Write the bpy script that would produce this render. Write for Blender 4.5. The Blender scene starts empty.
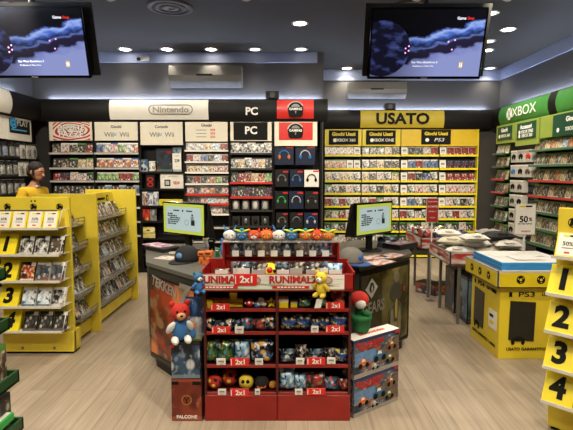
import bpy, bmesh, math, random
from mathutils import Vector, Matrix, Euler
PI = math.pi
RND = random.Random(11)
SC = bpy.context.scene
COL = SC.collection
# ------------------------------------------------------------------ camera model (573 x 430)
F = 463.0
TH = math.radians(4.8)
CY = 172 + F * math.tan(TH)
CC, SS = math.cos(TH), math.sin(TH)
CAMH = 1.6
def at(px, py, Y):
    yd = (py - CY) / F
    t = Y / (CC - yd * SS)
    return Vector(((px - 286.5) / F * t, Y, CAMH + t * (-SS - yd * CC)))
def zz(py, Y): return at(286.5, py, Y).z
def xx(px, Y, py=172): return at(px, py, Y).x
def fl(px, py, h=0.0):
    yd = (py - CY) / F
    return at(px, py, (CAMH - h) * (CC - yd * SS) / (SS + yd * CC))
cam_d = bpy.data.cameras.new('camera'); cam = bpy.data.objects.new('camera', cam_d); COL.objects.link(cam)
cam.location = (0, 0, CAMH); cam.rotation_euler = (PI / 2 - TH, 0, 0)
cam_d.sensor_width = 36; cam_d.lens = F / 573 * 36; cam_d.shift_y = (CY - 215) / 573; cam_d.clip_start = .05
SC.camera = cam

# ------------------------------------------------------------------ materials
def srgb(c):
    if isinstance(c, str):
        c = [int(c[i:i + 2], 16) / 255 for i in (0, 2, 4)]
    return tuple((v / 12.92 if v <= .04045 else ((v + .055) / 1.055) ** 2.4) for v in c)
_m = {}
def mat(name, col, rough=.5, metal=0.0, emit=0.0, var=.12, scale=9.0, alpha=1.0, trans=0.0, spec=.5, bump=0.0):
    if name in _m: return _m[name]
    m = bpy.data.materials.new(name); m.use_nodes = True
    nt = m.node_tree; b = nt.nodes['Principled BSDF']
    c = srgb(col)
    tc = nt.nodes.new('ShaderNodeTexCoord'); n = nt.nodes.new('ShaderNodeTexNoise')
    n.inputs['Scale'].default_value = scale; n.inputs['Detail'].default_value = 3
    nt.links.new(tc.outputs['Object'], n.inputs['Vector'])
    r = nt.nodes.new('ShaderNodeValToRGB')
    r.color_ramp.elements[0].position = .3; r.color_ramp.elements[1].position = .7
    r.color_ramp.elements[0].color = (*[v * (1 - var) for v in c], 1)
    r.color_ramp.elements[1].color = (*[min(1, v * (1 + var)) for v in c], 1)
    nt.links.new(n.outputs['Fac'], r.inputs['Fac'])
    nt.links.new(r.outputs['Color'], b.inputs['Base Color'])
    b.inputs['Roughness'].default_value = rough; b.inputs['Metallic'].default_value = metal
    b.inputs['Specular IOR Level'].default_value = spec
    if emit:
        b.inputs['Emission Color'].default_value = (*c, 1); b.inputs['Emission Strength'].default_value = emit
    if alpha < 1: b.inputs['Alpha'].default_value = alpha
    if trans: b.inputs['Transmission Weight'].default_value = trans
    if bump:
        bp = nt.nodes.new('ShaderNodeBump'); bp.inputs['Strength'].default_value = bump
        nt.links.new(n.outputs['Fac'], bp.inputs['Height']); nt.links.new(bp.outputs['Normal'], b.inputs['Normal'])
    _m[name] = m
    return m

# node group for printed cover art (UV based)
def art_group():
    g = bpy.data.node_groups.new('cover_art', 'ShaderNodeTree')
    def sock(n, t, io='INPUT', d=None):
        s = g.interface.new_socket(n, in_out=io, socket_type=t)
        if d is not None: s.default_value = d
    for n in ('A', 'B', 'C', 'D', 'Band'): sock(n, 'NodeSocketColor')
    sock('Seed', 'NodeSocketFloat'); sock('Scale', 'NodeSocketFloat', d=3.0)
    sock('BandAt', 'NodeSocketFloat', d=.86); sock('Sticker', 'NodeSocketFloat', d=0.0)
    sock('Foot', 'NodeSocketFloat', d=.1)
    sock('Color', 'NodeSocketColor', 'OUTPUT')
    N = g.nodes; L = g.links
    gi = N.new('NodeGroupInput'); go = N.new('NodeGroupOutput')
    uv = N.new('ShaderNodeTexCoord'); sp = N.new('ShaderNodeSeparateXYZ'); L.new(uv.outputs['UV'], sp.inputs[0])
    cb = N.new('ShaderNodeCombineXYZ'); L.new(sp.outputs[0], cb.inputs[0]); L.new(sp.outputs[1], cb.inputs[1]); L.new(gi.outputs['Seed'], cb.inputs[2])
    def mth(op, a, b=None):
        n = N.new('ShaderNodeMath'); n.operation = op
        for i, v in enumerate((a, b)):
            if v is None: continue
            if isinstance(v, (int, float)): n.inputs[i].default_value = v
            else: L.new(v, n.inputs[i])
        return n.outputs[0]
    def noise(sc_mul, det):
        n = N.new('ShaderNodeTexNoise'); L.new(cb.outputs[0], n.inputs['Vector'])
        L.new(mth('MULTIPLY', gi.outputs['Scale'], sc_mul), n.inputs['Scale']); n.inputs['Detail'].default_value = det
        return n.outputs['Fac']
    def step(v, lo, hi):
        n = N.new('ShaderNodeMapRange'); n.inputs['From Min'].default_value = lo; n.inputs['From Max'].default_value = hi
        L.new(v, n.inputs['Value']); return n.outputs['Result']
    def mix(f, a, b):
        n = N.new('ShaderNodeMix'); n.data_type = 'RGBA'; L.new(f, n.inputs['Factor'])
        for i, v in ((6, a), (7, b)):
            if isinstance(v, tuple): n.inputs[i].default_value = v
            else: L.new(v, n.inputs[i])
        return n.outputs[2]
    vo = N.new('ShaderNodeTexVoronoi'); L.new(cb.outputs[0], vo.inputs['Vector']); L.new(mth('MULTIPLY', gi.outputs['Scale'], 1.1), vo.inputs['Scale'])
    col = mix(step(noise(1.0, 4), .42, .58), gi.outputs['A'], gi.outputs['B'])
    col = mix(step(vo.outputs['Distance'], .38, .22), col, gi.outputs['C'])
    col = mix(step(noise(2.1, 5), .55, .64), col, gi.outputs['D'])
    # foot strip of lettering-like contrast
    col = mix(mth('MULTIPLY', mth('LESS_THAN', sp.outputs[1], gi.outputs['Foot']), .8), col, gi.outputs['D'])
    col = mix(mth('GREATER_THAN', sp.outputs[1], gi.outputs['BandAt']), col, gi.outputs['Band'])
    st = mth('MULTIPLY', mth('MULTIPLY', mth('GREATER_THAN', sp.outputs[0], .66), mth('GREATER_THAN', sp.outputs[1], .80)), gi.outputs['Sticker'])
    col = mix(st, col, (.85, .84, .8, 1))
    L.new(col, go.inputs['Color'])
    return g
ART = art_group()
def art(name, A, B, C, D, band, seed, scale=3.0, bandat=.86, sticker=0, foot=.1, rough=.35, emit=0.0):
    if name in _m: return _m[name]
    m = bpy.data.materials.new(name); m.use_nodes = True; nt = m.node_tree; b = nt.nodes['Principled BSDF']
    g = nt.nodes.new('ShaderNodeGroup'); g.node_tree = ART
    for k, v in zip(('A', 'B', 'C', 'D', 'Band'), (A, B, C, D, band)): g.inputs[k].default_value = (*srgb(v), 1)
    g.inputs['Seed'].default_value = seed; g.inputs['Scale'].default_value = scale
    g.inputs['BandAt'].default_value = bandat; g.inputs['Sticker'].default_value = sticker; g.inputs['Foot'].default_value = foot
    nt.links.new(g.outputs['Color'], b.inputs['Base Color']); b.inputs['Roughness'].default_value = rough
    if emit:
        nt.links.new(g.outputs['Color'], b.inputs['Emission Color']); b.inputs['Emission Strength'].default_value = emit
        b.inputs['Base Color'].default_value = (.01, .01, .01, 1)
    _m[name] = m
    return m

YEL = mat('yellow_card', 'DDC41C', .45, var=.05)
YELB = mat('bright_yellow', 'F2DC1E', .4, var=.04)
BLK = mat('black_laminate', '100F0E', .55, var=.2, spec=.25)
BLKG = mat('black_gloss', '0C0C0D', .15, var=.1)
DGR = mat('dark_grey', '2E2C2A', .5)
GRY = mat('grey_metal', '8A8985', .35, metal=.6)
LGR = mat('light_grey', 'B9B6AE', .45)
WHT = mat('white_card', 'E8E4DA', .5, var=.04)
CREAM = mat('cream_panel', 'E6DFCB', .5, var=.03)
RED = mat('red_lacquer', '961F18', .35, var=.1)
REDB = mat('bright_red', 'CF2A22', .4, var=.05)
DRED = mat('dark_red', '4A100D', .45)
GRN = mat('green_plastic', '184A22', .4)
XGRN = mat('leaf_green_panel', '448E3E', .35, var=.08)
LIME = mat('lime_panel', '84963F', .45, var=.05)
DKGRN = mat('deep_green_sign', '10432E', .45, var=.1)
BLUE = mat('blue_plastic', '2C6FB8', .4)
ORG = mat('orange_plush', 'D9702A', .85, var=.15, scale=60)
CLEAR = mat('clear_plastic', 'DDDDD8', .12, alpha=.28, var=.02)
INK = mat('black_ink', '12110E', .7, spec=.2)
INKW = mat('white_ink', 'F2F0EA', .5, var=.02)
INKY = mat('yellow_ink', 'E8CE22', .5, var=.03)
INKG = mat('grey_ink', '86837C', .5, var=.05)
INKB = mat('blue_ink', '3BA0D6', .5, var=.05)
INKR = mat('red_ink', 'C8201C', .5, var=.05)

# ------------------------------------------------------------------ mesh builder
class MB:
    def __init__(s):
        s.bm = bmesh.new(); s.mats = []; s.uv = s.bm.loops.layers.uv.new('UVMap'); s.T = Matrix.Identity(4)
    def mi(s, m):
        if m not in s.mats: s.mats.append(m)
        return s.mats.index(m)
    def v(s, p): return s.bm.verts.new(s.T @ Vector(p))
    def face(s, pts, m, uv=None, smooth=False):
        f = s.bm.faces.new([s.v(p) for p in pts]); f.material_index = s.mi(m); f.smooth = smooth
        if uv:
            for l, u in zip(f.loops, uv): l[s.uv].uv = u
        return f
    def quad(s, a, b, c, d, m): return s.face([a, b, c, d], m, [(0, 0), (1, 0), (1, 1), (0, 1)])
    def hexa(s, P, m, bev=0.0):
        vs = [s.v(p) for p in P]; fs = []
        for q in ((0, 3, 2, 1), (4, 5, 6, 7), (0, 1, 5, 4), (1, 2, 6, 5), (2, 3, 7, 6), (3, 0, 4, 7)):
            f = s.bm.faces.new([vs[i] for i in q]); f.material_index = s.mi(m); fs.append(f)
            for l, u in zip(f.loops, [(0, 0), (1, 0), (1, 1), (0, 1)]): l[s.uv].uv = u
        if bev:
            es = list({e for f in fs for e in f.edges})
            bmesh.ops.bevel(s.bm, geom=es, offset=bev, segments=1, profile=.5, affect='EDGES')
        return fs
    def box(s, x0, x1, y0, y1, z0, z1, m, bev=0.0):
        return s.hexa([(x0, y0, z0), (x1, y0, z0), (x1, y1, z0), (x0, y1, z0), (x0, y0, z1), (x1, y0, z1), (x1, y1, z1), (x0, y1, z1)], m, bev)
    def prism(s, pts, z0, z1, m):            # vertical extrusion of an xy polygon
        n = len(pts); a = [s.v((p[0], p[1], z0)) for p in pts]; b = [s.v((p[0], p[1], z1)) for p in pts]
        for i in range(n):
            j = (i + 1) % n
            f = s.bm.faces.new([a[i], a[j], b[j], b[i]]); f.material_index = s.mi(m)
        for vs in (a[::-1], b):
            f = s.bm.faces.new(vs); f.material_index = s.mi(m)
    def slab(s, pts, y0, y1, m):             # extrusion along y of an xz polygon
        n = len(pts); a = [s.v((p[0], y0, p[1])) for p in pts]; b = [s.v((p[0], y1, p[1])) for p in pts]
        for i in range(n):
            j = (i + 1) % n
            f = s.bm.faces.new([a[i], b[i], b[j], a[j]]); f.material_index = s.mi(m)
        for vs in (a, b[::-1]):
            f = s.bm.faces.new(vs); f.material_index = s.mi(m)
    def cyl(s, p0, p1, r0, r1, m, n=10, cap=True):
        p0, p1 = Vector(p0), Vector(p1); d = (p1 - p0).normalized()
        u = d.orthogonal().normalized(); w = d.cross(u)
        a = [s.v(p0 + (u * math.cos(2 * PI * i / n) + w * math.sin(2 * PI * i / n)) * r0) for i in range(n)]
        b = [s.v(p1 + (u * math.cos(2 * PI * i / n) + w * math.sin(2 * PI * i / n)) * r1) for i in range(n)]
        for i in range(n):
            j = (i + 1) % n
            f = s.bm.faces.new([a[i], a[j], b[j], b[i]]); f.material_index = s.mi(m); f.smooth = True
        if cap:
            for vs in (a[::-1], b):
                f = s.bm.faces.new(vs); f.material_index = s.mi(m)
    def ell(s, c, r, m, seg=12, rings=8, rot=None, zmin=None):
        M = Matrix.Translation(c) @ (rot.to_matrix().to_4x4() if rot else Matrix.Identity(4)) @ Matrix.Diagonal((*r, 1))
        res = bmesh.ops.create_uvsphere(s.bm, u_segments=seg, v_segments=rings, radius=1)
        vs = res['verts']; fs = {f for v in vs for f in v.link_faces}
        for f in fs: f.material_index = s.mi(m); f.smooth = True
        for v in vs:
            if zmin is not None and v.co.z < zmin: v.co.z = zmin
            v.co = s.T @ (M @ v.co)
        return vs
    def lathe(s, prof, c, m, n=16):
        rows = [[s.v((c[0] + r * math.cos(2 * PI * i / n), c[1] + r * math.sin(2 * PI * i / n), c[2] + z)) for i in range(n)] for r, z in prof]
        for a, b in zip(rows, rows[1:]):
            for i in range(n):
                j = (i + 1) % n
                f = s.bm.faces.new([a[i], a[j], b[j], b[i]]); f.material_index = s.mi(m); f.smooth = True
        for vs in (rows[0][::-1], rows[-1]):
            f = s.bm.faces.new(vs); f.material_index = s.mi(m)
    def disc(s, c, r, m, n=16, axis='Y'):
        pts = []
        for i in range(n):
            a = 2 * PI * i / n
            pts.append((c[0] + r * math.cos(a), c[1], c[2] + r * math.sin(a)) if axis == 'Y' else (c[0] + r * math.cos(a), c[1] + r * math.sin(a), c[2]))
        s.face(pts, m)
    def pillow(s, w, h, d, m, n=6, jag=0.0, rnd=None, c=(0, 0, 0)):   # upright soft bag in xz, bottom at z=0, uv mapped both sides
        for sgn in (-1, 1):
            g = []
            for j in range(n + 1):
                row = []
                for i in range(n + 1):
                    u, v = i / n, j / n
                    b = (max(0, (1 - (2 * u - 1) ** 2)) * max(0, (1 - (2 * v - 1) ** 2))) ** .5
                    o = (rnd.uniform(-jag, jag) if rnd and 0 < i < n and 0 < j < n else 0)
                    row.append((s.v((c[0] + (u - .5) * w * (1 - .06 * math.sin(v * PI)), c[1] + sgn * (d / 2) * b + sgn * .001 + o, c[2] + v * h)), (u, v)))
                g.append(row)
            for j in range(n):
                for i in range(n):
                    q = [g[j][i], g[j][i + 1], g[j + 1][i + 1], g[j + 1][i]]
                    f = s.bm.faces.new([x[0] for x in q]); f.material_index = s.mi(m); f.smooth = True
                    for l, x in zip(f.loops, q): l[s.uv].uv = x[1]
    def mesh(s, name):
        me = bpy.data.meshes.new(name); bmesh.ops.recalc_face_normals(s.bm, faces=s.bm.faces[:]); s.bm.to_mesh(me); s.bm.free()
        for m in s.mats: me.materials.append(m)
        return me
    def build(s, name, parent=None, loc=(0, 0, 0), rot=(0, 0, 0)):
        o = bpy.data.objects.new(name, s.mesh(name)); COL.objects.link(o)
        o.parent = parent; o.location = loc; o.rotation_euler = rot
        return o
def tag(o, label=None, cat=None, group=None, kind=None):
    if label: o['label'] = label
    if cat: o['category'] = cat
    if group: o['group'] = group
    if kind: o['kind'] = kind
    return o
def thing(name, label, cat, loc=(0, 0, 0), rz=0.0, group=None):
    o = bpy.data.objects.new(name, None); o.empty_display_size = .1; COL.objects.link(o)
    o.location = loc; o.rotation_euler = (0, 0, rz)
    return tag(o, label, cat, group)
def struct(name, mb, **k):
    o = mb.build(name, **k)
    if o.parent is None: o['kind'] = 'structure'
    return o
def mobj(name, me, parent=None, M=None):
    o = bpy.data.objects.new(name, me); COL.objects.link(o); o.parent = parent
    if M is not None: o.matrix_local = M
    return o
FRONT = Matrix.Rotation(PI / 2, 4, 'X')      # text facing -Y
_txt = {}
def text(body, size, m, parent, M, name='lettering', bold=.0, align='CENTER', ext=.0006, sx=1.0, shear=0.0):
    key = (body, size, m.name, bold, align, sx, shear)
    if key not in _txt:
        cu = bpy.data.curves.new('lettering', 'FONT'); cu.body = body; cu.size = size; cu.align_x = align; cu.align_y = 'CENTER'
        cu.extrude = ext; cu.offset = bold * size; cu.resolution_u = 3; cu.shear = shear
        t = bpy.data.objects.new('lettering', cu); COL.objects.link(t)
        dg = bpy.context.evaluated_depsgraph_get()
        me = bpy.data.meshes.new_from_object(t.evaluated_get(dg))
        me.transform(Matrix.Diagonal((sx, 1, 1, 1)))
        bpy.data.objects.remove(t); bpy.data.curves.remove(cu)
        me.materials.clear(); me.materials.append(m); me.name = 'lettering'
        _txt[key] = me
    return mobj(name, _txt[key], parent, M)
def ftext(body, size, m, parent, x, y, z, **k): return text(body, size, m, parent, Matrix.Translation((x, y, z)) @ FRONT, **k)
ORD = ['', 'first', 'second', 'third', 'fourth', 'fifth', 'sixth', 'seventh', 'eighth', 'ninth', 'tenth', 'eleventh', 'twelfth', 'thirteenth', 'fourteenth']
# ------------------------------------------------------------------ the room
Y1, Y2 = 7.25, 8.5                     # front planes of the left and right back shelving
WY1, WY2 = Y1 + .2, Y2 + .2
XS = xx(324, Y1, 150)                  # the step between the two back walls
XL, XR = xx(39, Y1, 99), xx(493, Y2, 110)   # cornice fronts of the side walls
WXL, WXR = XL - .2, XR + .2
HC = 3.47                              # ceiling
CB, CT = zz(121, Y1), zz(99, Y1)       # cornice bottom / top
def wood():
    m = bpy.data.materials.new('wood_planks'); m.use_nodes = True; nt = m.node_tree; b = nt.nodes['Principled BSDF']; L = nt.links
    tc = nt.nodes.new('ShaderNodeTexCoord'); sp = nt.nodes.new('ShaderNodeSeparateXYZ'); cb = nt.nodes.new('ShaderNodeCombineXYZ')
    L.new(tc.outputs['Object'], sp.inputs[0]); L.new(sp.outputs[1], cb.inputs[0]); L.new(sp.outputs[0], cb.inputs[1])
    br = nt.nodes.new('ShaderNodeTexBrick'); L.new(cb.outputs[0], br.inputs['Vector']); br.offset = .37; br.offset_frequency = 2
    br.inputs['Scale'].default_value = 1; br.inputs['Brick Width'].default_value = 1.25; br.inputs['Row Height'].default_value = .135
    br.inputs['Mortar Size'].default_value = .0018; br.inputs['Mortar Smooth'].default_value = .3
    br.inputs['Color1'].default_value = (*srgb('AC9C88'), 1); br.inputs['Color2'].default_value = (*srgb('9D8D79'), 1); br.inputs['Mortar'].default_value = (*srgb('75675A'), 1)
    mp = nt.nodes.new('ShaderNodeMapping'); mp.inputs['Scale'].default_value = (1.3, 22, 1); L.new(cb.outputs[0], mp.inputs['Vector'])
    n = nt.nodes.new('ShaderNodeTexNoise'); n.inputs['Scale'].default_value = 1.6; n.inputs['Detail'].default_value = 6; n.inputs['Distortion'].default_value = .6; L.new(mp.outputs[0], n.inputs['Vector'])
    r = nt.nodes.new('ShaderNodeValToRGB'); r.color_ramp.elements[0].position = .3; r.color_ramp.elements[0].color = (.7, .7, .69, 1); r.color_ramp.elements[1].position = .65; r.color_ramp.elements[1].color = (1.08, 1.07, 1.05, 1)
    L.new(n.outputs['Fac'], r.inputs['Fac'])
    mx = nt.nodes.new('ShaderNodeMix'); mx.data_type = 'RGBA'; mx.blend_type = 'MULTIPLY'; mx.inputs['Factor'].default_value = .75
    L.new(br.outputs['Color'], mx.inputs[6]); L.new(r.outputs['Color'], mx.inputs[7]); L.new(mx.outputs[2], b.inputs['Base Color'])
    b.inputs['Roughness'].default_value = .42
    return m
CEIL = mat('ceiling_paint', '232018', .8, var=.04, scale=2)
WALLU = mat('upper_wall_paint', '403F3F', .7, var=.05, scale=2)
WALLD = mat('dark_wall_paint', '2A2724', .7, var=.08, scale=3)
WALLG = mat('grey_brown_wall', '3C3833', .7, var=.06, scale=3)
BAND = mat('painted_cove_glow', '8C97B5', .7, var=.03)  # bluish glow of the lit cove recess, put into the paint colour
mb = MB(); mb.box(WXL - .1, WXR + .1, -2.6, WY2 + .1, -.06, 0, wood()); struct('floor', mb)
mb = MB(); mb.box(WXL - .1, WXR + .1, -2.6, WY2 + .1, HC, HC + .08, CEIL); struct('ceiling', mb)
def wall(name, x0, x1, y0, y1):
    mb = MB(); mb.box(x0, x1, y0, y1, 0, CT - .06, WALLD); mb.box(x0, x1, y0, y1, CT - .06, HC, WALLU); return struct(name, mb)
wall('wall_left', WXL - .1, WXL, -2.5, WY1 + .1)
wall('wall_right', WXR, WXR + .1, -2.5, WY2 + .1)
wall('wall_back_left', WXL, XS - .1, WY1, WY1 + .1)
wall('wall_step', XS - .1, XS, WY1, WY2 + .1)
wall('wall_back_right', XS, WXR, WY2, WY2 + .1)
wall('wall_front', WXL, WXR, -2.6, -2.5)
bt = .02; BZ = HC - .16
n = 0
for (x0, x1, y0, y1) in ((WXL, WXL + bt, -2.5, WY1 - bt), (WXR - bt, WXR, -2.5, WY2 - bt), (WXL, XS - .1, WY1 - bt, WY1), (XS, WXR, WY2 - bt, WY2)):
    n += 1
    mb = MB(); mb.box(x0, x1, y0, y1, BZ - (.03 if n in (2, 4) else 0), HC, BAND); struct('trim_%d' % n, mb)
# bulging black cornice above the shelving
def prof(t): return .05 * (1 - (2 * t - 1) ** 2)
def arc(mb, x0, x1, t0, t1, off, m, depth=None, n=8, uv=True):
    for i in range(n):
        ta, tb = t0 + (t1 - t0) * i / n, t0 + (t1 - t0) * (i + 1) / n
        za, zb = CB + (CT - CB) * ta, CB + (CT - CB) * tb
        ya, yb = -prof(ta) - off, -prof(tb) - off
        mb.face([(x0, ya, za), (x1, ya, za), (x1, yb, zb), (x0, yb, zb)], m, smooth=True)
        if depth is not None:
            for x in (x0, x1): mb.face([(x, ya, za), (x, yb, zb), (x, depth, zb), (x, depth, za)], m)
    if depth is not None:
        for t in (t0, t1):
            z, y = CB + (CT - CB) * t, -prof(t) - off
            mb.face([(x0, y, z), (x1, y, z), (x1, depth, z), (x0, depth, z)], m)
def cornice(idx, loc, rz, length):
    mb = MB(); arc(mb, 0, length, 0, 1, 0, BLK, depth=.2, n=12)
    o = struct('trim_%d' % idx, mb, loc=loc, rot=(0, 0, rz)); return o
cornice(5, (XL, Y1, 0), 0, XS + .05 - XL)
cornice(6, (XS + .05, Y2, 0), 0, XR - XS - .05)
cornice(7, (XR, Y2, 0), -PI / 2, Y2 + 2.4)
cornice(8, (XL, -2.4, 0), PI / 2, Y1 + 2.4)
# cove LED strips on top of the cornice
LED = mat('blue_white_led', 'D4E0FF', .5, emit=30, var=.01)
LEDW = mat('cove_led', 'D2DFFF', .5, emit=85, var=.01)
led = [((XL + XS) / 2, Y1 + .165, XS - XL - .1, .03, 'left back cornice'), ((XR + XS) / 2, Y2 + .165, XR - XS - .1, .03, 'right back cornice'),
       (XR + .165, Y2 / 2 - .9, .03, Y2 + 1.2, 'right side cornice'), (XL - .165, Y1 / 2 - .9, .03, Y1 + 1.2, 'left side cornice')]
for (x, y, w, d, where) in led:
    mb = MB(); mb.box(-w / 2, w / 2, -d / 2, d / 2, 0, .012, LEDW)
    o = mb.build('led_strip', loc=(x, y, CT)); tag(o, 'thin bluish white light strip lying on top of the %s' % where, 'light strip', 'cove light strips')
# downlights: pixel on the ceiling, power
LENS = mat('lamp_lens', 'FFF1DC', .3, emit=30, var=.01)
LENSD = mat('lamp_lens_dim', 'FFEBD0', .3, emit=4, var=.01)
RIM = mat('lamp_rim', 'C9C6BF', .3, metal=.3)
DL = [(125, 49, 1), (167, 49, 1), (211, 49, 1), (255, 49, .3), (301, 49, .4), (300, 23, .8), (508, 29, 1), (490, 13, .3), (488, 41, .3), (487, 50, 1), (490, 68, .3), (347, 68, .6), (344, 75, .4), (9, 5, 1)]
lamps = []; LP_ = 108
for i, (px, py, k) in enumerate(DL):
    lamps.append((fl(px, py, HC).x, fl(px, py, HC).y, k))
for x in (-2.6, -1.0, .9, 2.6):  # extra unseen downlights, added as fill for the near half
    for y in (4.6, 2.6, .6): lamps.append((x + (.35 if y == 2.6 else 0), y, 1 if y > 3 else 1.15))
dl_lab = ['leftmost of the row of ceiling spots before the left air conditioner', 'bright ceiling spot second from left in the long back row', 'bright ceiling spot above the left air conditioner', 'dim ceiling spot fourth from left in the long back row', 'dim ceiling spot at right end of the long back row', 'single ceiling spot in the middle of the ceiling', 'brightest ceiling spot, right of the right television', 'small ceiling spot half behind top corner of right television', 'dim ceiling spot behind middle edge of the right television', 'bright ceiling spot at the lower right edge of right television', 'dim ceiling spot nearest the far right corner of the ceiling', 'upper ceiling spot above the right air conditioner', 'lower ceiling spot near the right air conditioner', 'ceiling spot above the top of the left television']
for i, (x, y, k) in enumerate(lamps):
    lab = dl_lab[i] if i < len(dl_lab) else 'added unseen fill spot in the ceiling nearer the viewer'
    t = thing('ceiling_spotlight', lab, 'ceiling light', (x, y, HC), 0, 'recessed ceiling spots')
    mb = MB(); mb.lathe([(.105, 0), (.11, -.006), (.085, -.012), (.075, -.004)], (0, 0, 0), RIM, 20); mb.build('rim', t)
    mb = MB(); mb.disc((0, 0, -.008), .074, LENS if k > .5 else LENSD, 18, 'Z'); mb.build('lens', t)
    ld = bpy.data.lights.new('downlight', 'SPOT'); ld.energy = LP_ * k * (.8 if i < 5 else 1); ld.color = (1, .89, .72); ld.spot_size = math.radians(72 if i < 5 else 125); ld.spot_blend = .8; ld.shadow_soft_size = .07
    lo = bpy.data.objects.new('downlight', ld); COL.objects.link(lo); lo.parent = t; lo.location = (0, 0, -.03)
for (px, py, lab) in ((170, 7, 'round dark air vent in the ceiling above left air conditioner'), (410, 8, 'round dark air vent in the ceiling behind the right television')):
    p = fl(px, py, HC)
    t = thing('ceiling_vent', lab, 'air vent', (p.x, p.y, HC))
    mb = MB()
    for r0, r1 in ((.26, .21), (.18, .13), (.1, .02)): mb.lathe([(r0, 0), (r0, -.012), (r1, -.02), (r1, -.002)], (0, 0, 0), mat('vent_grey', '3A3733', .6), 22)
    mb.build('louvre_rings', t)
# air conditioners
ACW = mat('ac_plastic', '6A6864', .35, var=.04)
def aircon(x0, x1, z0, z1, wy, lab):
    w, h = x1 - x0, z1 - z0; D = .22
    t = thing('air_conditioner', lab, 'air conditioner', ((x0 + x1) / 2, wy, z0), 0, 'wall air conditioners')
    mb = MB(); pr = [(0, .02), (-D * .55, 0), (-D * .95, h * .28), (-D, h * .55), (-D * .9, h), (0, h)]
    for i in range(len(pr)):
        a, b = pr[i], pr[(i + 1) % len(pr)]
        mb.face([(-w / 2, a[0], a[1]), (w / 2, a[0], a[1]), (w / 2, b[0], b[1]), (-w / 2, b[0], b[1])], ACW)
    for x in (-w / 2, w / 2): mb.face([(x, p[0], p[1]) for p in pr], ACW)
    mb.build('housing', t)
    mb = MB(); mb.hexa([(-w * .45, -D * .57, .002), (w * .45, -D * .57, .002), (w * .45, -D * .5, .012), (-w * .45, -D * .5, .012), (-w * .45, -D * .97, h * .26), (w * .45, -D * .97, h * .26), (w * .45, -D * .9, h * .28), (-w * .45, -D * .9, h * .28)], mat('ac_flap', '5E5D5B', .4)); mb.build('air_flap', t)
    mb = MB(); mb.box(-w * .12, w * .1, -D - .004, -D + .02, h * .52, h * .6, INK); mb.build('display_strip', t)
aircon(xx(172, WY1, 78), xx(243, WY1, 78), zz(88, WY1 - .1), zz(67, WY1 - .1), WY1, 'grey wall air conditioner between the camera and the middle of the back wall')
aircon(xx(347, WY2, 90), xx(404, WY2, 90), zz(99, WY2 - .1), zz(83, WY2 - .1), WY2, 'grey wall air conditioner above the yellow shelving, behind right television')
# security camera
p = at(147, 62, WY1)
t = thing('security_camera', 'small security camera on a bracket high on the left back wall', 'camera', p)
mb = MB(); mb.cyl((0, 0, .05), (0, -.05, .05), .05, .04, LGR, 12); mb.build('bracket', t)
mb = MB(); mb.cyl((.03, -.05, .05), (-.06, -.2, .0), .035, .04, LGR, 12); mb.build('camera_body', t)
mb = MB(); mb.cyl((-.06, -.2, 0), (-.075, -.225, -.008), .03, .025, BLKG, 12); mb.build('camera_lens', t)
# small black speakers on the cornice
for (px0, px1, py0, py1, Y, lab) in ((265.5, 279, 90.5, 99.4, Y1, 'black box speaker standing on the left back cornice'), (385, 396, 103, 110.6, Y2, 'small black box speaker standing on the yellow sign cornice')):
    a, b = at(px0, py1, Y - .02), at(px1, py0, Y - .02)
    t = thing('box_speaker', lab, 'speaker', ((a.x + b.x) / 2, Y + .05, CT), 0, 'speakers on the cornice')
    w = b.x - a.x; h = b.z - CT
    mb = MB(); mb.box(-w / 2, w / 2, -.06, .06, 0, h, BLK, .008); mb.build('cabinet', t)
    mb = MB(); mb.disc((0, -.062, h * .5), min(w, h) * .35, DGR, 16); mb.build('cone', t)

# added fill spots, invented fixtures out of frame that brighten shelving and stands
for i, (x, y, tx, ty, tz, e) in enumerate(((-3.0, 4.75, -3.0, Y1, 1.4, 165), (-1.75, 4.75, -1.7, Y1, 1.4, 165), (-.4, 4.75, -.3, Y1, 1.4, 165), (1.3, 4.75, 1.2, Y2, 1.2, 240), (2.2, 4.75, 2.4, Y2, 1.2, 240), (1.9, 4.2, 3.6, 7.2, 1.2, 150), (2.3, 3.4, 3.6, 6.0, 1.2, 105), (-2.4, 3.9, -4.0, 6.7, 1.6, 120), (-2.0, 1.6, -2.2, 4.0, .7, 210), (1.2, 1.2, 1.9, 3.2, .5, 110), (-.6, .9, -.1, 2.9, .4, 120), (.9, .8, .4, 2.9, .4, 120))):
    t = thing('added_fill_spot', 'added unseen fill spot brightening the shelving and stands', 'ceiling light', (x, y, HC), 0, 'added fill spots')
    d = (Vector((tx, ty, tz)) - Vector((x, y, HC - .1))).normalized()
    mb = MB(); mb.cyl((0, 0, 0), (0, 0, -.05), .03, .03, RIM, 12); mb.build('ceiling_mount', t)
    c0 = Vector((0, 0, -.1)); mb = MB(); mb.cyl(c0 - d * .06, c0 + d * .06, .05, .055, RIM, 14); mb.build('lamp_can', t)
    ld = bpy.data.lights.new('spot', 'SPOT'); ld.energy = e; ld.color = (1, .9, .74); ld.spot_size = math.radians(85); ld.spot_blend = .9; ld.shadow_soft_size = .05
    lo = bpy.data.objects.new('spot', ld); COL.objects.link(lo); lo.parent = t; lo.location = c0 + d * .08; lo.rotation_euler = d.to_track_quat('-Z', 'Y').to_euler()
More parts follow.
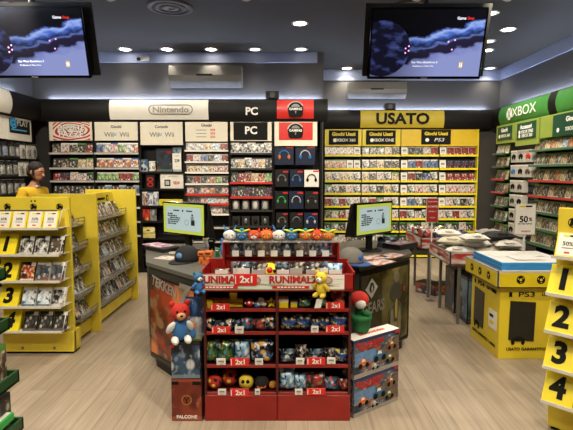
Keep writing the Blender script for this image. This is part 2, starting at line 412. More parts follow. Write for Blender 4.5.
# ------------------------------------------------------------------ cover palettes
PAL = {
 'dark': ['1A1A1C', '3B3A38', 'C9C2B4', '6B6258'], 'grim': ['26211C', '59493A', 'A8937A', 'D8CFC0'], 'steel': ['23282E', '55606A', 'B8C0C4', '8A5A3C'],
 'white': ['D9D6CE', 'B9B6AF', '5A5652', 'C34A3A'], 'fire': ['3A1510', 'A8391C', 'E0A04A', 'E8DCC8'], 'sea': ['20416E', '4D86B8', 'E2E6E4', 'D9882C'],
 'kids': ['3E7FB0', 'E6E2D6', 'D24A32', 'E8C23A'], 'grass': ['4E7A34', 'A9C26A', 'E5E2CF', '3C5C9A'], 'pink': ['C98A8E', 'E6D8CE', '8A3E4A', '4A4440'],
 'orange': ['C4702A', 'E9D9BE', '4E6FA0', '2B2622'], 'ice': ['AFC3D2', 'E9ECEC', '4F6C8C', '2C333A'], 'sand': ['A88A62', 'D8C7A4', '4A3C2C', 'E9E2D2'],
 'night': ['14181F', '2C3A4E', '7C8CA0', 'C0452E'], 'violet': ['3E2E54', '7F6AA0', 'DAD2DF', 'C9A43C'], 'red': ['6E1F1C', 'A84A42', 'E6DED2', '221817'], 'mono': ['111111', 'E6E3DC', '7A7874', 'C8C4BC'],
}
BANDS = {'w': 'E9E6DE', 'g': '5E9A3A', 'b': '2B5FA6', 'k': '1B1A19', 'y': 'D8BC22', 'r': 'B8281F'}
_seed = [0]
def cover(pal, band, sticker=0, scale=2.6):
    k = 'cover_%s_%s_%d_%.1f' % (pal, band, sticker, scale)
    if k not in _m:
        _seed[0] += 3.71
        art(k, *PAL[pal], BANDS[band], _seed[0], scale, .87, sticker)
    return _m[k]
CASEP = {'w': mat('case_white', 'D5D3CC', .35), 'g': mat('case_green', '4C7A34', .35), 'b': mat('case_blue', '2A4C82', .35), 'k': mat('case_black', '1A1919', .35), 'y': mat('case_yellow', 'C9AE2A', .4), 'r': mat('case_red', '9A2A22', .4)}
_case = {}
def case_mesh(w, h, pal, band, st=0):
    key = (round(w, 3), round(h, 3), pal, band, st)
    if key not in _case:
        mb = MB(); t = .014
        mb.box(-w / 2, w / 2, 0, t, 0, h, CASEP[band], .002)
        mb.quad((-w * .48, -.0008, h * .02), (w * .48, -.0008, h * .02), (w * .48, -.0008, h * .98), (-w * .48, -.0008, h * .98), cover(pal, band, st))
        _case[key] = mb.mesh('game_case')
    return _case[key]
CASES = []                              # every boxed game: dict of world matrix, size, cover, label, group
def add_case(M, w, h, pal, band, label, group, st=0): CASES.append(dict(M=M, w=w, h=h, key=(w, h, pal, band, st), label=label, group=group))
CARDART = mat('price_card_paper', 'E9E6DC', .5, var=.03)
def card_mesh(w, h):
    key = ('card', round(w, 3), round(h, 3))
    if key not in _case:
        mb = MB(); mb.box(-w / 2, w / 2, 0, .004, 0, h, CARDART)
        mb.box(-w * .3, w * .3, -.001, .001, h * .45, h * .68, INKG); mb.box(-w * .35, w * .35, -.001, .001, h * .3, h * .34, INKG); mb.box(-w * .15, w * .15, -.001, .001, h * .1, h * .16, mat('soft_red_ink', 'C06A5E', .5))
        _case[key] = mb.mesh('price_card')
    return _case[key]
def add_card(M, w, h, label, group):
    o = mobj('price_card', card_mesh(w, h)); o.matrix_world = M; tag(o, label, 'price card', group)
def W(root): return Matrix.Translation(root.location) @ Matrix.Rotation(root.rotation_euler.z, 4, 'Z')

# ------------------------------------------------------------------ wall shelving bays (local: front at y=0, looks towards -y)
def bay(name, label, loc, rz, w, D, top, shelves, back=BLK, side=BLK, lip=LGR, lips=None, group=None, shelfm=None, base=True, bottom=.06, sidey=.02, liph=.032):
    """shelves: list of lip-bottom heights"""
    t = thing(name, label, 'shelving', loc, rz, group)
    mb = MB(); mb.box(.004, w - .004, D - .02, D, 0, top, back); mb.build('back_panel', t)
    for x0, x1 in ((.002, .018), (w - .018, w - .002)):
        mb = MB(); mb.box(x0, x1, sidey, D - .02, 0, top, side); mb.build('side_panel', t)
    for i, z in enumerate(shelves):
        l = lips[i] if lips else lip
        mb = MB(); mb.box(.018, w - .018, .012, D - .02, z + .006, z + .02, shelfm or side); mb.box(.004, w - .004, 0, .012, z, z + liph, l, .002); mb.build('shelf', t)
    if base:
        mb = MB(); mb.box(.018, w - .018, .03, D - .02, 0, bottom, BLK); mb.build('plinth', t)
    return t
def row(t, z, n, w, x0, x1, cw, ch, covers, lab, group, lean=.16, y=.05, st=0, skip=()):
    """n cases along a shelf whose lip bottom is at z"""
    k = 0
    for i in range(n):
        if i in skip: continue
        k += 1
        x = x0 + (x1 - x0) * (i + .5) / n
        p = covers[i % len(covers)]
        M = W(t) @ Matrix.Translation((x, y, z + .021)) @ Matrix.Rotation(-lean, 4, 'X')
        add_case(M, cw, ch, p[0], p[1], lab % ORD[k], group, st)

# ---- left back wall
LB = [xx(p, Y1, 150) for p in (48, 93.5, 139, 184, 229, 273, 318)]
D1 = WY1 - Y1 - .01
HT = CB - .012                          # top of the header panels
def lb(i): return (LB[i] + .003, Y1, 0)
def header(t, x0, x1, z0, z1, m, name='header_panel', y0=.02, y1=.035, frame=None, fw=.012):
    mb = MB(); mb.box(x0, x1, y0, y1, z0, z1, m, .003); o = mb.build(name, t)
    return o
def sub(name, parent, fn):
    mb = MB(); fn(mb); return mb.build(name, parent)
def swirl():
    m = bpy.data.materials.new('red_swirl_print'); m.use_nodes = True; nt = m.node_tree; b = nt.nodes['Principled BSDF']
    uv = nt.nodes.new('ShaderNodeTexCoord'); mp = nt.nodes.new('ShaderNodeMapping'); mp.inputs['Location'].default_value = (-.5, -.5, 0)
    nt.links.new(uv.outputs['UV'], mp.inputs['Vector'])
    w = nt.nodes.new('ShaderNodeTexWave'); w.wave_type = 'RINGS'; w.rings_direction = 'SPHERICAL'; w.inputs['Scale'].default_value = 2.3; w.inputs['Distortion'].default_value = 9; w.inputs['Detail'].default_value = 0; w.inputs['Detail Scale'].default_value = .6
    nt.links.new(mp.outputs[0], w.inputs['Vector'])
    r = nt.nodes.new('ShaderNodeValToRGB'); r.color_ramp.elements[0].position = .45; r.color_ramp.elements[0].color = (*srgb('C02A24'), 1); r.color_ramp.elements[1].position = .55; r.color_ramp.elements[1].color = (*srgb('EDE4D4'), 1)
    nt.links.new(w.outputs['Fac'], r.inputs['Fac']); nt.links.new(r.outputs['Color'], b.inputs['Base Color'])
    return m
z_ = lambda y: zz(y, Y1)
wl = LB[1] - LB[0] - .006
lowl = [z_(195.5), z_(209), z_(223), z_(237)]
# bay with the swirl sign
t = bay('shelving_bay', 'white shelving bay under the red and white swirl sign', lb(0), 0, wl, D1, HT, [z_(154.5), z_(169.5), z_(182.5)] + lowl, lip=LGR)
hp = header(t, .004, wl - .004, z_(140.5), HT, CREAM)
sub('swirl_print', hp, lambda mb: mb.quad((.075, .018, z_(140)), (wl - .05, .018, z_(140)), (wl - .05, .018, HT - .005), (.075, .018, HT - .005), swirl()))
for dx, m, y in ((0, INK, .015), (-.006, INKW, .012)):
    for s, yy in (('OFFERTE', 128.0), ('PAZZE', 134.0)): ftext(s, .13 if s == 'PAZZE' else .105, m, hp, wl * .52 + dx, y, z_(yy) + .004 + dx * .5, bold=.025)
g = 'games under the swirl sign'
L_ = 'boxed game %%s from left on the %s shelf under the red swirl sign'
row(t, z_(154.5), 5, wl, .03, wl - .01, .128, .162, [('grim', 'k'), ('white', 'w'), ('grim', 'w'), ('dark', 'g'), ('red', 'k')], L_ % 'top', g)
row(t, z_(169.5), 5, wl, .03, wl - .01, .128, .162, [('dark', 'k'), ('grim', 'k'), ('dark', 'g'), ('sand', 'k'), ('sand', 'g')], L_ % 'second', g)
row(t, z_(182.5), 5, wl, .03, wl - .01, .128, .145, [('red', 'k'), ('night', 'k'), ('white', 'w'), ('white', 'k'), ('dark', 'g')], L_ % 'third', g)
row(t, z_(195.5), 5, wl, .03, wl - .01, .128, .145, [('dark', 'k'), ('grim', 'k')], L_ % 'fourth', g)
# white games bay
t = bay('shelving_bay', 'white shelving bay under the sign reading Giochi, beside the swirl sign', lb(1), 0, wl, D1, HT, [z_(154.5), z_(169.5), z_(182.5)] + lowl, lip=LGR)
hp = header(t, .004, wl - .004, z_(140.5), HT, CREAM)
def wii(hp, w, y):
    ftext('Wii', .1, INKG, hp, w * .34, .017, z_(y), bold=.02); ftext('U', .06, INKB, hp, w * .475, .017, z_(y) + .005, bold=.04); ftext('Wii', .1, INKG, hp, w * .68, .017, z_(y), bold=.02)
ftext('Giochi', .062, INK, hp, wl * .5, .017, z_(126.7), bold=.015); wii(hp, wl, 134.7)
g = 'games under the first Giochi sign'
L_ = 'boxed game %%s from left, %s shelf of bay between swirl sign and console bay'
row(t, z_(154.5), 6, wl, .015, wl - .01, .117, .165, [('sea', 'w'), ('kids', 'w'), ('pink', 'b'), ('grass', 'w'), ('kids', 'w'), ('orange', 'w')], L_ % 'top', g)
row(t, z_(169.5), 5, wl, .015, wl - .01, .138, .162, [('orange', 'w'), ('orange', 'w'), ('orange', 'b'), ('orange', 'w'), ('orange', 'b')], L_ % 'second', g)
row(t, z_(182.5), 6, wl, .015, wl - .01, .117, .145, [('grass', 'w'), ('grass', 'w'), ('grass', 'w'), ('red', 'w'), ('red', 'w'), ('grass', 'w')], L_ % 'third', g)
row(t, z_(195.5), 6, wl, .015, wl - .01, .117, .145, [('dark', 'k'), ('sea', 'w')], L_ % 'fourth', g)
# console bay
cs = [z_(173.5), z_(190.5), z_(207.5), z_(223), z_(240), z_(256)]
wc = LB[3] - LB[2] - .006
t = bay('shelving_bay', 'black shelving bay of console boxes under the sign reading Console', lb(2), 0, wc, D1, HT, cs, lip=BLK, side=BLK)
hp = header(t, .004, wc - .004, z_(145), HT, CREAM)
ftext('Console', .06, INK, hp, wc * .5, .017, z_(126.7), bold=.02); wii(hp, wc, 134.7)
def cbox(px0, px1, py0, py1, lab, A, cat='box', name='console_box', d=.08, y=None, tag_=None, rim=None, Y=Y1 + .03, group=None, seed=1.0, scale=1.6, band=None):
    a, b = at(px0, py1, Y), at(px1, py0, Y); w, h = b.x - a.x, b.z - a.z
    t = thing(name, lab, cat, ((a.x + b.x) / 2, Y, a.z), 0, group)
    mb = MB(); mb.box(-w / 2, w / 2, 0, d, 0, h, rim or BLK, .004)
    m = art('box_art_%s_%.1f_%.1f' % ('_'.join(A), seed, scale), *A, band or A[0], seed, scale, .92, 0, .12)
    mb.quad((-w * .48, -.001, h * .02), (w * .48, -.001, h * .02), (w * .48, -.001, h * .98), (-w * .48, -.001, h * .98), m); mb.build('carton', t)
    return t, w, h
cg = 'console boxes in the black bay'
def onshelf(y): return y
cbox(139.8, 148, 159, 172.6, 'blue and white carton on top shelf of the console bay, at its left', ('2F5E86', 'D8DCDA', '16202B', 'B9CAD2'), group=cg, seed=2)
tt, w, h = cbox(149, 155.5, 161, 172.6, 'white and black panda coloured box on top shelf of the console bay', ('E6E3DB', '1A1918', 'E9E6DD', '2A2A2A'), group=cg, seed=4)
tt, w, h = cbox(156.5, 172, 148.5, 172.6, 'dark carton with red and green specks on top shelf of console bay', ('16171A', '2B3440', '7E1E1E', '4F7F6A'), group=cg, seed=7)
tt, w, h = cbox(173, 181.5, 147, 172.6, 'grey blue carton with the 239 price card on top shelf of console bay', ('4A5A66', '8494A0', '222A30', 'C8CDD0'), group=cg, seed=9)
mb = MB(); mb.box(-w * .5, w * .46, -.016, -.012, h * .12, h * .75, CARDART); pc = mb.build('price_card', tt); tag(pc, 'white price card')
ftext('239', .06, INK, pc, 0, -.018, h * .46, bold=.03, sx=.85); ftext('prezzo', .025, INK, pc, 0, -.018, h * .66); ftext('sconto', .02, INKG, pc, 0, -.018, h * .25)
tt, w, h = cbox(146, 154.5, 174.2, 189.6, 'black box with a red figure eight outline on second shelf of the console bay', ('141312', '1E1B1A', '2A1414', '141312'), group=cg, seed=3)
mb = MB()
for zc in (.33, .66):
    for i in range(14):
        a0, a1 = 2 * PI * i / 14, 2 * PI * (i + 1) / 14
        P = lambda a, r: (r * math.cos(a) * w * .34, -.003, h * zc + r * math.sin(a) * h * .15)
        mb.face([P(a0, 1), P(a1, 1), P(a1, .65), P(a0, .65)], INKR)
mb.build('red_print', tt)
tt, w, h = cbox(160.5, 183.2, 172.4 + 1.2, 189.6, 'white handheld console carton on the second shelf of console bay', ('E4E0D6', 'DAD6CC', 'E8E5DC', 'CFCBC1'), group=cg, seed=5, rim=WHT)
mb = MB(); mb.box(-w * .32, -w * .06, -.004, 0, h * .22, h * .62, INK, .002); mb.box(-w * .27, -w * .11, -.006, -.003, h * .3, h * .55, LGR); mb.build('console_print', tt)
ftext('2DS', .06, INKR, tt, w * .2, -.004, h * .42, bold=.03); ftext('NINTENDO', .03, INKG, tt, w * .05, -.004, h * .82)
hg = 'small game boxes on the lower console shelves'
for i, (a, b, A, c) in enumerate(((142.5, 147.5, ('D8D4CA', '6C6A64', '2B2A28', 'C23A30'), 'white speckled'), (148.2, 153, ('3E5E88', 'D9DBD8', '22303E', 'E9E6DE'), 'blue striped'), (153.6, 158.5, ('D9DAD6', '4A6288', '2F3946', 'BFC6CC'), 'pale blue'))):
    cbox(a, b, 191.5, 206.5, '%s small game box on the third shelf of console bay' % c, A, name='boxed_game', cat='video game', d=.03, group=hg, seed=i + 11, scale=2.5)
cbox(142.8, 149.5, 208.8, 222, 'red and gold cover game box on fourth shelf of console bay', ('8E1E1A', 'C8402A', 'D8A040', '2A1412'), name='boxed_game', cat='video game', d=.03, group=hg, seed=15)
cbox(150.2, 156.6, 208.6, 222, 'grey and black game box on fourth shelf of console bay', ('3A3A3C', '9A9A98', '1C1C1E', '5A5A5C'), name='boxed_game', cat='video game', d=.03, group=hg, seed=16)
cbox(143, 155, 227, 233, 'flat yellow and white box, upper of two on fifth shelf of console bay', ('B8A43A', 'E2DCC0', '3A3220', 'D8C040'), d=.1, group=cg, seed=17)
cbox(143, 155.5, 233.2, 239, 'flat yellow and white box, lower of two on fifth shelf of console bay', ('C8B868', 'E8E2CC', '2E2A20', 'D8C040'), d=.1, group=cg, seed=19)
cbox(159, 182, 199.5, 206.5, 'bright yellow carton standing behind the left monitor in the console bay', ('D9BE12', 'E8D23A', 'C8AE10', 'D9BE12'), group=cg, seed=18, rim=YEL)
# handheld games bay
h3 = [151.8, 163.2, 173.8, 185.2, 195.8, 205.6, 215.6, 229, 243]
w3 = LB[4] - LB[3] - .006
t = bay('shelving_bay', 'white shelving bay of small games under the sign with three red lines', lb(3), 0, w3, D1, HT, [z_(y) for y in h3], lips=[WHT, WHT, WHT, WHT, REDB, REDB, WHT, LGR, LGR])
hp = header(t, .004, w3 - .004, z_(141.5), HT, CREAM)
ftext('Giochi', .062, INK, hp, w3 * .5, .017, z_(125.2), bold=.02)
for i, y in enumerate((130, 133.4, 136.8)):
    ftext('3DS', .045, INKR, hp, w3 * .64, .017, z_(y), bold=.03); sub('print_line', hp, lambda mb: mb.box(w3 * .27, w3 * .5, .017, .019, z_(y) - .004, z_(y) + .006, INKG))
g = 'small handheld games in the white bay'
pals = [[('kids', 'w'), ('kids', 'w'), ('sand', 'w'), ('ice', 'w'), ('red', 'w')], [('red', 'w'), ('white', 'w'), ('sea', 'w'), ('dark', 'w'), ('ice', 'w'), ('red', 'w')], [('sand', 'w'), ('sand', 'w'), ('kids', 'w'), ('sand', 'w'), ('pink', 'w'), ('pink', 'w')], [('dark', 'w'), ('red', 'w'), ('dark', 'w'), ('orange', 'w'), ('grass', 'w'), ('dark', 'w')], [('pink', 'w'), ('dark', 'w'), ('pink', 'w'), ('orange', 'w'), ('dark', 'w'), ('pink', 'w')], [('dark', 'w'), ('night', 'w'), ('pink', 'w'), ('ice', 'w'), ('white', 'w'), ('white', 'w')], [('white', 'w'), ('sea', 'w'), ('white', 'w'), ('mono', 'w'), ('white', 'w'), ('dark', 'w')]]
for i, p in enumerate(pals):
    row(t, z_(h3[i]), len(p), w3, .015, w3 - .01, .112 if len(p) == 6 else .132, .13, p, 'small boxed game %%s from left, %s shelf down in bay left of the PC sign' % ORD[i + 1], g)
# PC bay
h5 = [154.8, 170.2, 184.2, 198.8, 212, 228, 243]
w5 = LB[5] - LB[4] - .006
t = bay('shelving_bay', 'black shelving bay under the lower PC sign', lb(4), 0, w5, D1, HT, [z_(y) for y in h5], lips=[DGR, DGR, REDB, REDB, DGR, DGR, DGR])
hp = header(t, .004, w5 - .004, z_(141), HT, CREAM)
pcs = sub('black_sign', hp, lambda mb: mb.box(w5 * .1, w5 * .88, .014, .02, z_(140), HT - .006, INK)); ftext('PC', .16, INKW, pcs, w5 * .5, .012, z_(130.6), bold=.03)
g = 'computer games in the black bay'
pals = [[('mono', 'w'), ('mono', 'k'), ('mono', 'w'), ('mono', 'k'), ('mono', 'w')], [('mono', 'k'), ('sand', 'k'), ('mono', 'w'), ('white', 'k'), ('sand', 'k'), ('dark', 'k')], [('dark', 'g'), ('red', 'k'), ('fire', 'w'), ('sand', 'k'), ('fire', 'k'), ('grass', 'k')], [('night', 'k'), ('dark', 'g'), ('night', 'k'), ('dark', 'k'), ('dark', 'g'), ('night', 'k')]]
for i, p in enumerate(pals):
    row(t, z_(h5[i]), len(p), w5, .015, w5 - .01, .134 if len(p) == 5 else .11, .18, p, 'boxed computer game %%s from left, %s shelf down under the lower PC sign' % ORD[i + 1], g)
for i in range(4):     # blister packed mice
    x = LB[4] + w5 * (i + .6) / 4.4; z = z_(212) + .022
    t2 = thing('mouse_pack', 'white and grey mouse pack %s from left on fifth shelf under the PC sign' % ORD[i + 1], 'mouse', (x, Y1 + .05, z), 0, 'packed computer mice')
    sub('backing_card', t2, lambda mb: mb.box(-.062, .062, .03, .034, 0, .175, DGR)); sub('mouse', t2, lambda mb: mb.ell((0, .01, .08), (.035, .025, .06), [WHT, LGR, WHT, LGR][i], 10, 8))
    sub('blister', t2, lambda mb: mb.box(-.045, .045, -.022, .03, .012, .15, CLEAR, .012))
for i in range(4):
    x = LB[4] + w5 * (i + .6) / 4.4; z = z_(228) + .022
    t2 = thing('accessory_pack', 'dark accessory pack %s from left on sixth shelf under the PC sign' % ORD[i + 1], 'accessory', (x, Y1 + .05, z), 0, 'dark accessory packs')
    sub('backing_card', t2, lambda mb: mb.box(-.06, .06, .03, .034, 0, .16, DGR)); sub('device', t2, lambda mb: mb.ell((0, .01, .08), (.03, .02, .05), GRY if i % 2 else BLK, 10, 6))
# headset bay
w6 = LB[6] - LB[5] - .006
t = bay('shelving_bay', 'black peg wall of boxed headsets under the red badge signs', lb(5), 0, w6 + .06, D1, HT, [z_(243)], lip=BLK)
for z in (z_(168), z_(189.5), z_(211)): sub('peg_rail', t, lambda mb: mb.box(.02, w6 + .03, D1 - .035, D1 - .02, z + .3, z + .315, DGR))
hp = header(t, .02, w6 - .01, z_(146), HT, CREAM, y0=.0, y1=.03)
def badge(p, x, y, z, r):
    b = sub('headset_badge', p, lambda mb: (mb.disc((x, y, z), r, INK, 20), mb.disc((x, y - .001, z + r * .1), r * .62, GRY, 18), mb.box(x - r * .75, x + r * .75, y - .003, y - .001, z - r * .18, z + r * .32, INK)))
    sub('ear_cup_print', b, lambda mb: [mb.face([(x + s * r * (.5 + .45 * math.cos(a * PI / 5)), y - .004, z - r * .45 + r * .55 * math.sin(a * PI / 5)) for a in range(10)], INK) for s in (-1, 1)])
    sub('badge_frame', b, lambda mb: [mb.face([(x + r * 1.12 * math.cos(a), y - .002, z + r * 1.05 * math.sin(a)), (x + r * 1.12 * math.cos(a + .17), y - .002, z + r * 1.05 * math.sin(a + .17)), (x + r * .95 * math.cos(a + .17), y - .002, z + r * .92 * math.sin(a + .17)), (x + r * .95 * math.cos(a), y - .002, z + r * .92 * math.sin(a))], LGR) for a in [i * .17 for i in range(3, 17)]])
    ftext('GAMING', r * .42, INKW, b, x, y - .006, z + r * .05, bold=.03)
rp = sub('red_sign', hp, lambda mb: mb.box(.09, w6 - .08, -.006, 0, z_(140), HT - .01, REDB)); badge(rp, w6 * .5, -.008, z_(131), .12)
def headset(px0, px1, py0, py1, lab, face, hs, hg=None, wide=1.0):
    Y = Y1 + .04
    a, b = at(px0, py1, Y), at(px1, py0, Y); w, h = b.x - a.x, b.z - a.z
    t = thing('headset_box', lab, 'headset', ((a.x + b.x) / 2, Y, a.z), 0, 'boxed headsets on pegs')
    mb = MB(); mb.box(-w / 2, w / 2, 0, .09, 0, h, face, .004); c = mb.build('carton', t)
    mb = MB(); r = min(w * .28, h * .25); cz = h * .48
    for i in range(12):
        a0, a1 = PI * i / 12, PI * (i + 1) / 12
        mb.cyl((r * math.cos(a0), -.008, cz + r * 1.1 * math.sin(a0)), (r * math.cos(a1), -.008, cz + r * 1.1 * math.sin(a1)), r * .13, r * .13, hs, 6, False)
    mb.build('headband', t)
    for s in (-1, 1): sub('ear_cup', t, lambda mb: mb.ell((s * r, -.008, cz - r * .25), (r * .33, .014, r * .5), hg or hs, 10, 6))
    sub('printed_stripe', t, lambda mb: mb.box(w * .1, w * .48, -.002, 0, h * .88, h * .97, [REDB, INKW][hash(lab) % 2 if False else 0]))
NAVY = mat('navy_card', '18233A', .4); CHAR = mat('charcoal_card', '1B1B1C', .4); ORGP = mat('orange_plastic', 'D2702E', .4)
GRNB = mat('bright_green_plastic', '2FA84A', .4)
headset(274.5, 293.8, 145.8, 165, 'dark box with a blue and orange headset, top row left', NAVY, BLUE, ORGP)
headset(295.3, 315, 145.8, 165, 'dark box with a white and blue headset, top row right', NAVY, LGR, BLUE)
headset(275, 288.5, 170.5, 187, 'black box with a grey headset, second row left', CHAR, GRY)
headset(289.8, 303, 170.5, 187, 'navy box with a grey blue headset, second row middle', NAVY, GRY, BLUE)
headset(304.3, 319, 170, 187, 'white box with a black headset, second row right', WHT, INK)
headset(275, 288, 191.5, 209, 'black box with a bright green headset, third row left', CHAR, GRNB)
headset(289, 303.5, 191.5, 209, 'dark blue box with a silver headset, third row middle', NAVY, LGR, GRY)
headset(305, 318.5, 191.5, 209, 'black box with a dark headset, third row right', CHAR, DGR, GRY)
headset(276, 288, 213, 228, 'black box with a thin grey headset, bottom row left', CHAR, GRY)
headset(290, 303, 213, 228, 'black box with a dark grey headset, bottom row middle', CHAR, GRY, DGR)
headset(304, 318, 213, 228, 'dark box with a blue grey headset, bottom row right', NAVY, BLUE, LGR)
# dark pilaster between the two back walls
mb = MB(); mb.box(LB[6] + .065, XS - .012, Y1 + .03, Y1 + .19, 0, CB - .004, WALLG); struct('trim_9', mb)
# banners on the left back cornice
def banner(loc, rz, x0, x1, m, lab, t0=.1, t1=.93, group='banners on the cornice'):
    t = thing('banner_sign', lab, 'sign', (loc[0], loc[1], 0), rz, group)
    mb = MB(); arc(mb, x0, x1, t0, t1, .006, m, depth=-.002); mb.build('banner_panel', t); return t
CN = (XL, Y1)
o = xx
CM = (CB + CT) / 2
b = banner(CN, 0, xx(111, Y1 - .055) - XL, xx(209, Y1 - .055) - XL, mat('banner_white', 'E9E5DB', .5, var=.03), 'long white banner with grey lettering in a rounded outline', .06, .95)
xc = xx(172, Y1 - .055) - XL
ftext('Nintendo', .118, mat('soft_grey_ink', 'A09C94', .5), b, xc - .0, -.068, CM - .005, bold=.03, sx=1.22)
def lozenge(mb, x, z, w, h, th, y, m):
    P = []
    for s, a0 in ((1, -PI / 2), (-1, PI / 2)):
        for i in range(9):
            a = a0 + PI * i / 8; P.append((s * (w / 2 - h / 2), math.cos(a), math.sin(a)))
    n = len(P)
    for i in range(n):
        p, q = P[i], P[(i + 1) % n]
        mb.face([(x + p[0] + p[1] * h / 2, y, z + p[2] * h / 2), (x + q[0] + q[1] * h / 2, y, z + q[2] * h / 2), (x + q[0] + q[1] * (h / 2 - th), y, z + q[2] * (h / 2 - th)), (x + p[0] + p[1] * (h / 2 - th), y, z + p[2] * (h / 2 - th))], m)
sub('outline', b, lambda mb: lozenge(mb, xc, CM, .68, .15, .014, -.066, INKG))
b = banner(CN, 0, xx(210, Y1 - .055) - XL, xx(276, Y1 - .055) - XL, BLK, 'black banner reading PC between white banner and red badge banner', .06, .95)
ftext('PC', .16, INKW, b, xx(252, Y1 - .055) - XL, -.064, zz(112, Y1), bold=.03)
b = banner(CN, 0, xx(277, Y1 - .055) - XL, xx(313.5, Y1 - .055) - XL, REDB, 'red banner with a black headphone badge on left back cornice', .1, .95)
badge(b, xx(295.5, Y1 - .055) - XL, -.064, CM, .12)

# ---- right back wall: used games
RB = [xx(p, Y2, 150) for p in (324.5, 362, 401, 440, 478)]
zr = lambda y: zz(y, Y2)
rl = [156.6, 170, 182.4, 195, 207.8, 220.3, 232.8, 245.2, 257]
ordb = ['leftmost', 'second from left', 'third from left', 'rightmost']
D2 = WY2 - Y2 - .01
YP = mat('yellow_panel', 'D8B526', .45, var=.04)
USED = [
 [[('white', 'w', 'kids'), ('white', 'w'), ('white', 'w'), ('white', 'w'), 'card'], [('mono', 'g'), ('grim', 'g'), ('mono', 'g'), ('white', 'w'), ('grim', 'w')], ['card', ('dark', 'w'), ('steel', 'w'), ('white', 'w'), ('red', 'w')], ['card', ('red', 'w'), ('red', 'w'), ('red', 'w'), ('red', 'w')]],
 [[('orange', 'g'), ('orange', 'g'), ('orange', 'g'), 'card', 'card'], [('mono', 'w'), ('grim', 'w'), ('sand', 'w'), ('dark', 'w'), ('grim', 'w')], ['card', ('sea', 'w'), ('red', 'w'), ('sea', 'w'), ('sea', 'w')], ['card', ('night', 'k'), ('night', 'k'), ('night', 'k'), ('night', 'k')]],
 [[('sand', 'w'), ('mono', 'w'), ('sand', 'w'), ('sand', 'w'), ('mono', 'w')], [('sand', 'w'), ('grim', 'w'), ('white', 'w'), ('mono', 'w'), ('sand', 'g')], ['card', ('red', 'w'), ('dark', 'w'), ('sea', 'k'), ('mono', 'w')], ['card', ('red', 'k'), ('red', 'k'), ('red', 'k'), ('red', 'k')]],
 [[('mono', 'g'), ('mono', 'w'), ('grim', 'w'), ('white', 'w'), ('mono', 'w')], [('white', 'w'), ('mono', 'w'), ('dark', 'w'), ('sand', 'w'), ('mono', 'w')], ['card', ('mono', 'w'), ('pink', 'w'), ('white', 'w'), ('mono', 'w')], ['card', ('pink', 'w'), ('pink', 'w'), ('white', 'w'), ('pink', 'w')]],
 [[('red', 'w'), ('mono', 'w'), ('red', 'w'), ('mono', 'w'), ('white', 'w')], [('mono', 'w'), ('red', 'w'), ('mono', 'g'), ('white', 'w'), ('mono', 'w')], ['card', ('sea', 'w'), ('mono', 'w'), ('dark', 'w'), ('mono', 'w')], ['card', ('white', 'w'), ('mono', 'w'), ('dark', 'w'), ('mono', 'w')]],
 [[('grim', 'g'), ('white', 'g'), ('red', 'g'), ('white', 'w'), ('mono', 'g')], [('mono', 'g'), ('white', 'w'), ('red', 'g'), ('mono', 'w'), ('white', 'w')], [('red', 'w'), ('mono', 'w'), ('white', 'k'), ('mono', 'w'), ('white', 'w')], [('white', 'w'), ('mono', 'w'), ('red', 'w'), ('white', 'w'), ('mono', 'w')]],
 [[('dark', 'g'), ('mono', 'g'), ('dark', 'g'), ('white', 'w'), ('dark', 'g')]] * 4, [[('dark', 'g'), ('mono', 'g'), ('white', 'w'), ('grim', 'g'), ('dark', 'g')]] * 4,
]
for i in range(4):
    w = RB[i + 1] - RB[i] - .004
    t = bay('shelving_bay', 'yellow shelving bay of used games, %s on the right back wall' % ordb[i], (RB[i] + .002, Y2, 0), 0, w, D2, HT, [zr(y) for y in rl], side=mat('dim_backing', '3A352C', .6), lip=YELB, back=mat('dim_backing', '3A352C', .6), shelfm=DGR, sidey=.1, liph=.038, group='yellow used games shelving')
    hp = header(t, .004, w - .004, zr(146.2), HT, YP if i > 1 else YEL)
    if i == 3: sub('yellow_end_panel', t, lambda mb: mb.box(w - .002, w + .012, .0, D2 - .02, .02, HT, YELB))
    for r in range(len(USED)):
        cells = USED[r][i]; n = len(cells); kc = kk = 0
        for j, c in enumerate(cells):
            x = .012 + (w - .02) * (j + .5) / n
            M = Matrix.Translation((RB[i] + x, Y2 + .05, zr(rl[r]) + .021)) @ Matrix.Rotation(-.14, 4, 'X')
            if c == 'card':
                kc += 1; add_card(M, .115, .165, 'price card%s on %s shelf, %s yellow bay' % (' at right end' if j == 4 else ' left of games' if j == 0 else ' beside games', ORD[r + 1], ordb[i]), 'price cards on the yellow shelves')
            else:
                kk += 1; add_case(M, .128, .172, c[0], c[1], 'used game %s from left, %s shelf down, %s yellow bay' % (ORD[kk], ORD[r + 1], ordb[i]), 'used games on the yellow shelves')
def black_sign(px0, px1, py0, py1, l2, lab):
    Y = Y2 + .0
    a, b = at(px0, py1, Y), at(px1, py0, Y); w, h = b.x - a.x, b.z - a.z
    t = thing('shelf_sign', lab, 'sign', ((a.x + b.x) / 2, Y + .006, a.z), 0, 'black signs on the yellow shelves')
    sub('sign_board', t, lambda mb: mb.box(-w / 2, w / 2, 0, .008, 0, h, INK, .002))
    ftext('Giochi Usati', .085, INKY, t, 0, -.002, h * .72, bold=.035); 
    lg = sub('logo_print', t, lambda mb: mb.disc((-w * .3, -.002, h * .3), h * .13, INKW, 14))
    if 'PS' in l2: ftext(l2, .085, INKW, t, w * .1, -.002, h * .3, bold=.0, sx=1.5, shear=.2)
    else: ftext(l2, .075, INKW, t, w * .08, -.002, h * .3, bold=.01, sx=1.0)
black_sign(329, 358.5, 130.2, 144.5, 'XBOX 360', 'black sign reading Giochi Usati over the leftmost yellow bay')
black_sign(366, 396, 130.2, 144.5, 'XBOX ONE', 'black sign reading Giochi Usati over the second yellow bay')
black_sign(421.3, 451.3, 129.6, 144.3, 'PS3', 'black sign reading Giochi Usati between third and rightmost yellow bays')
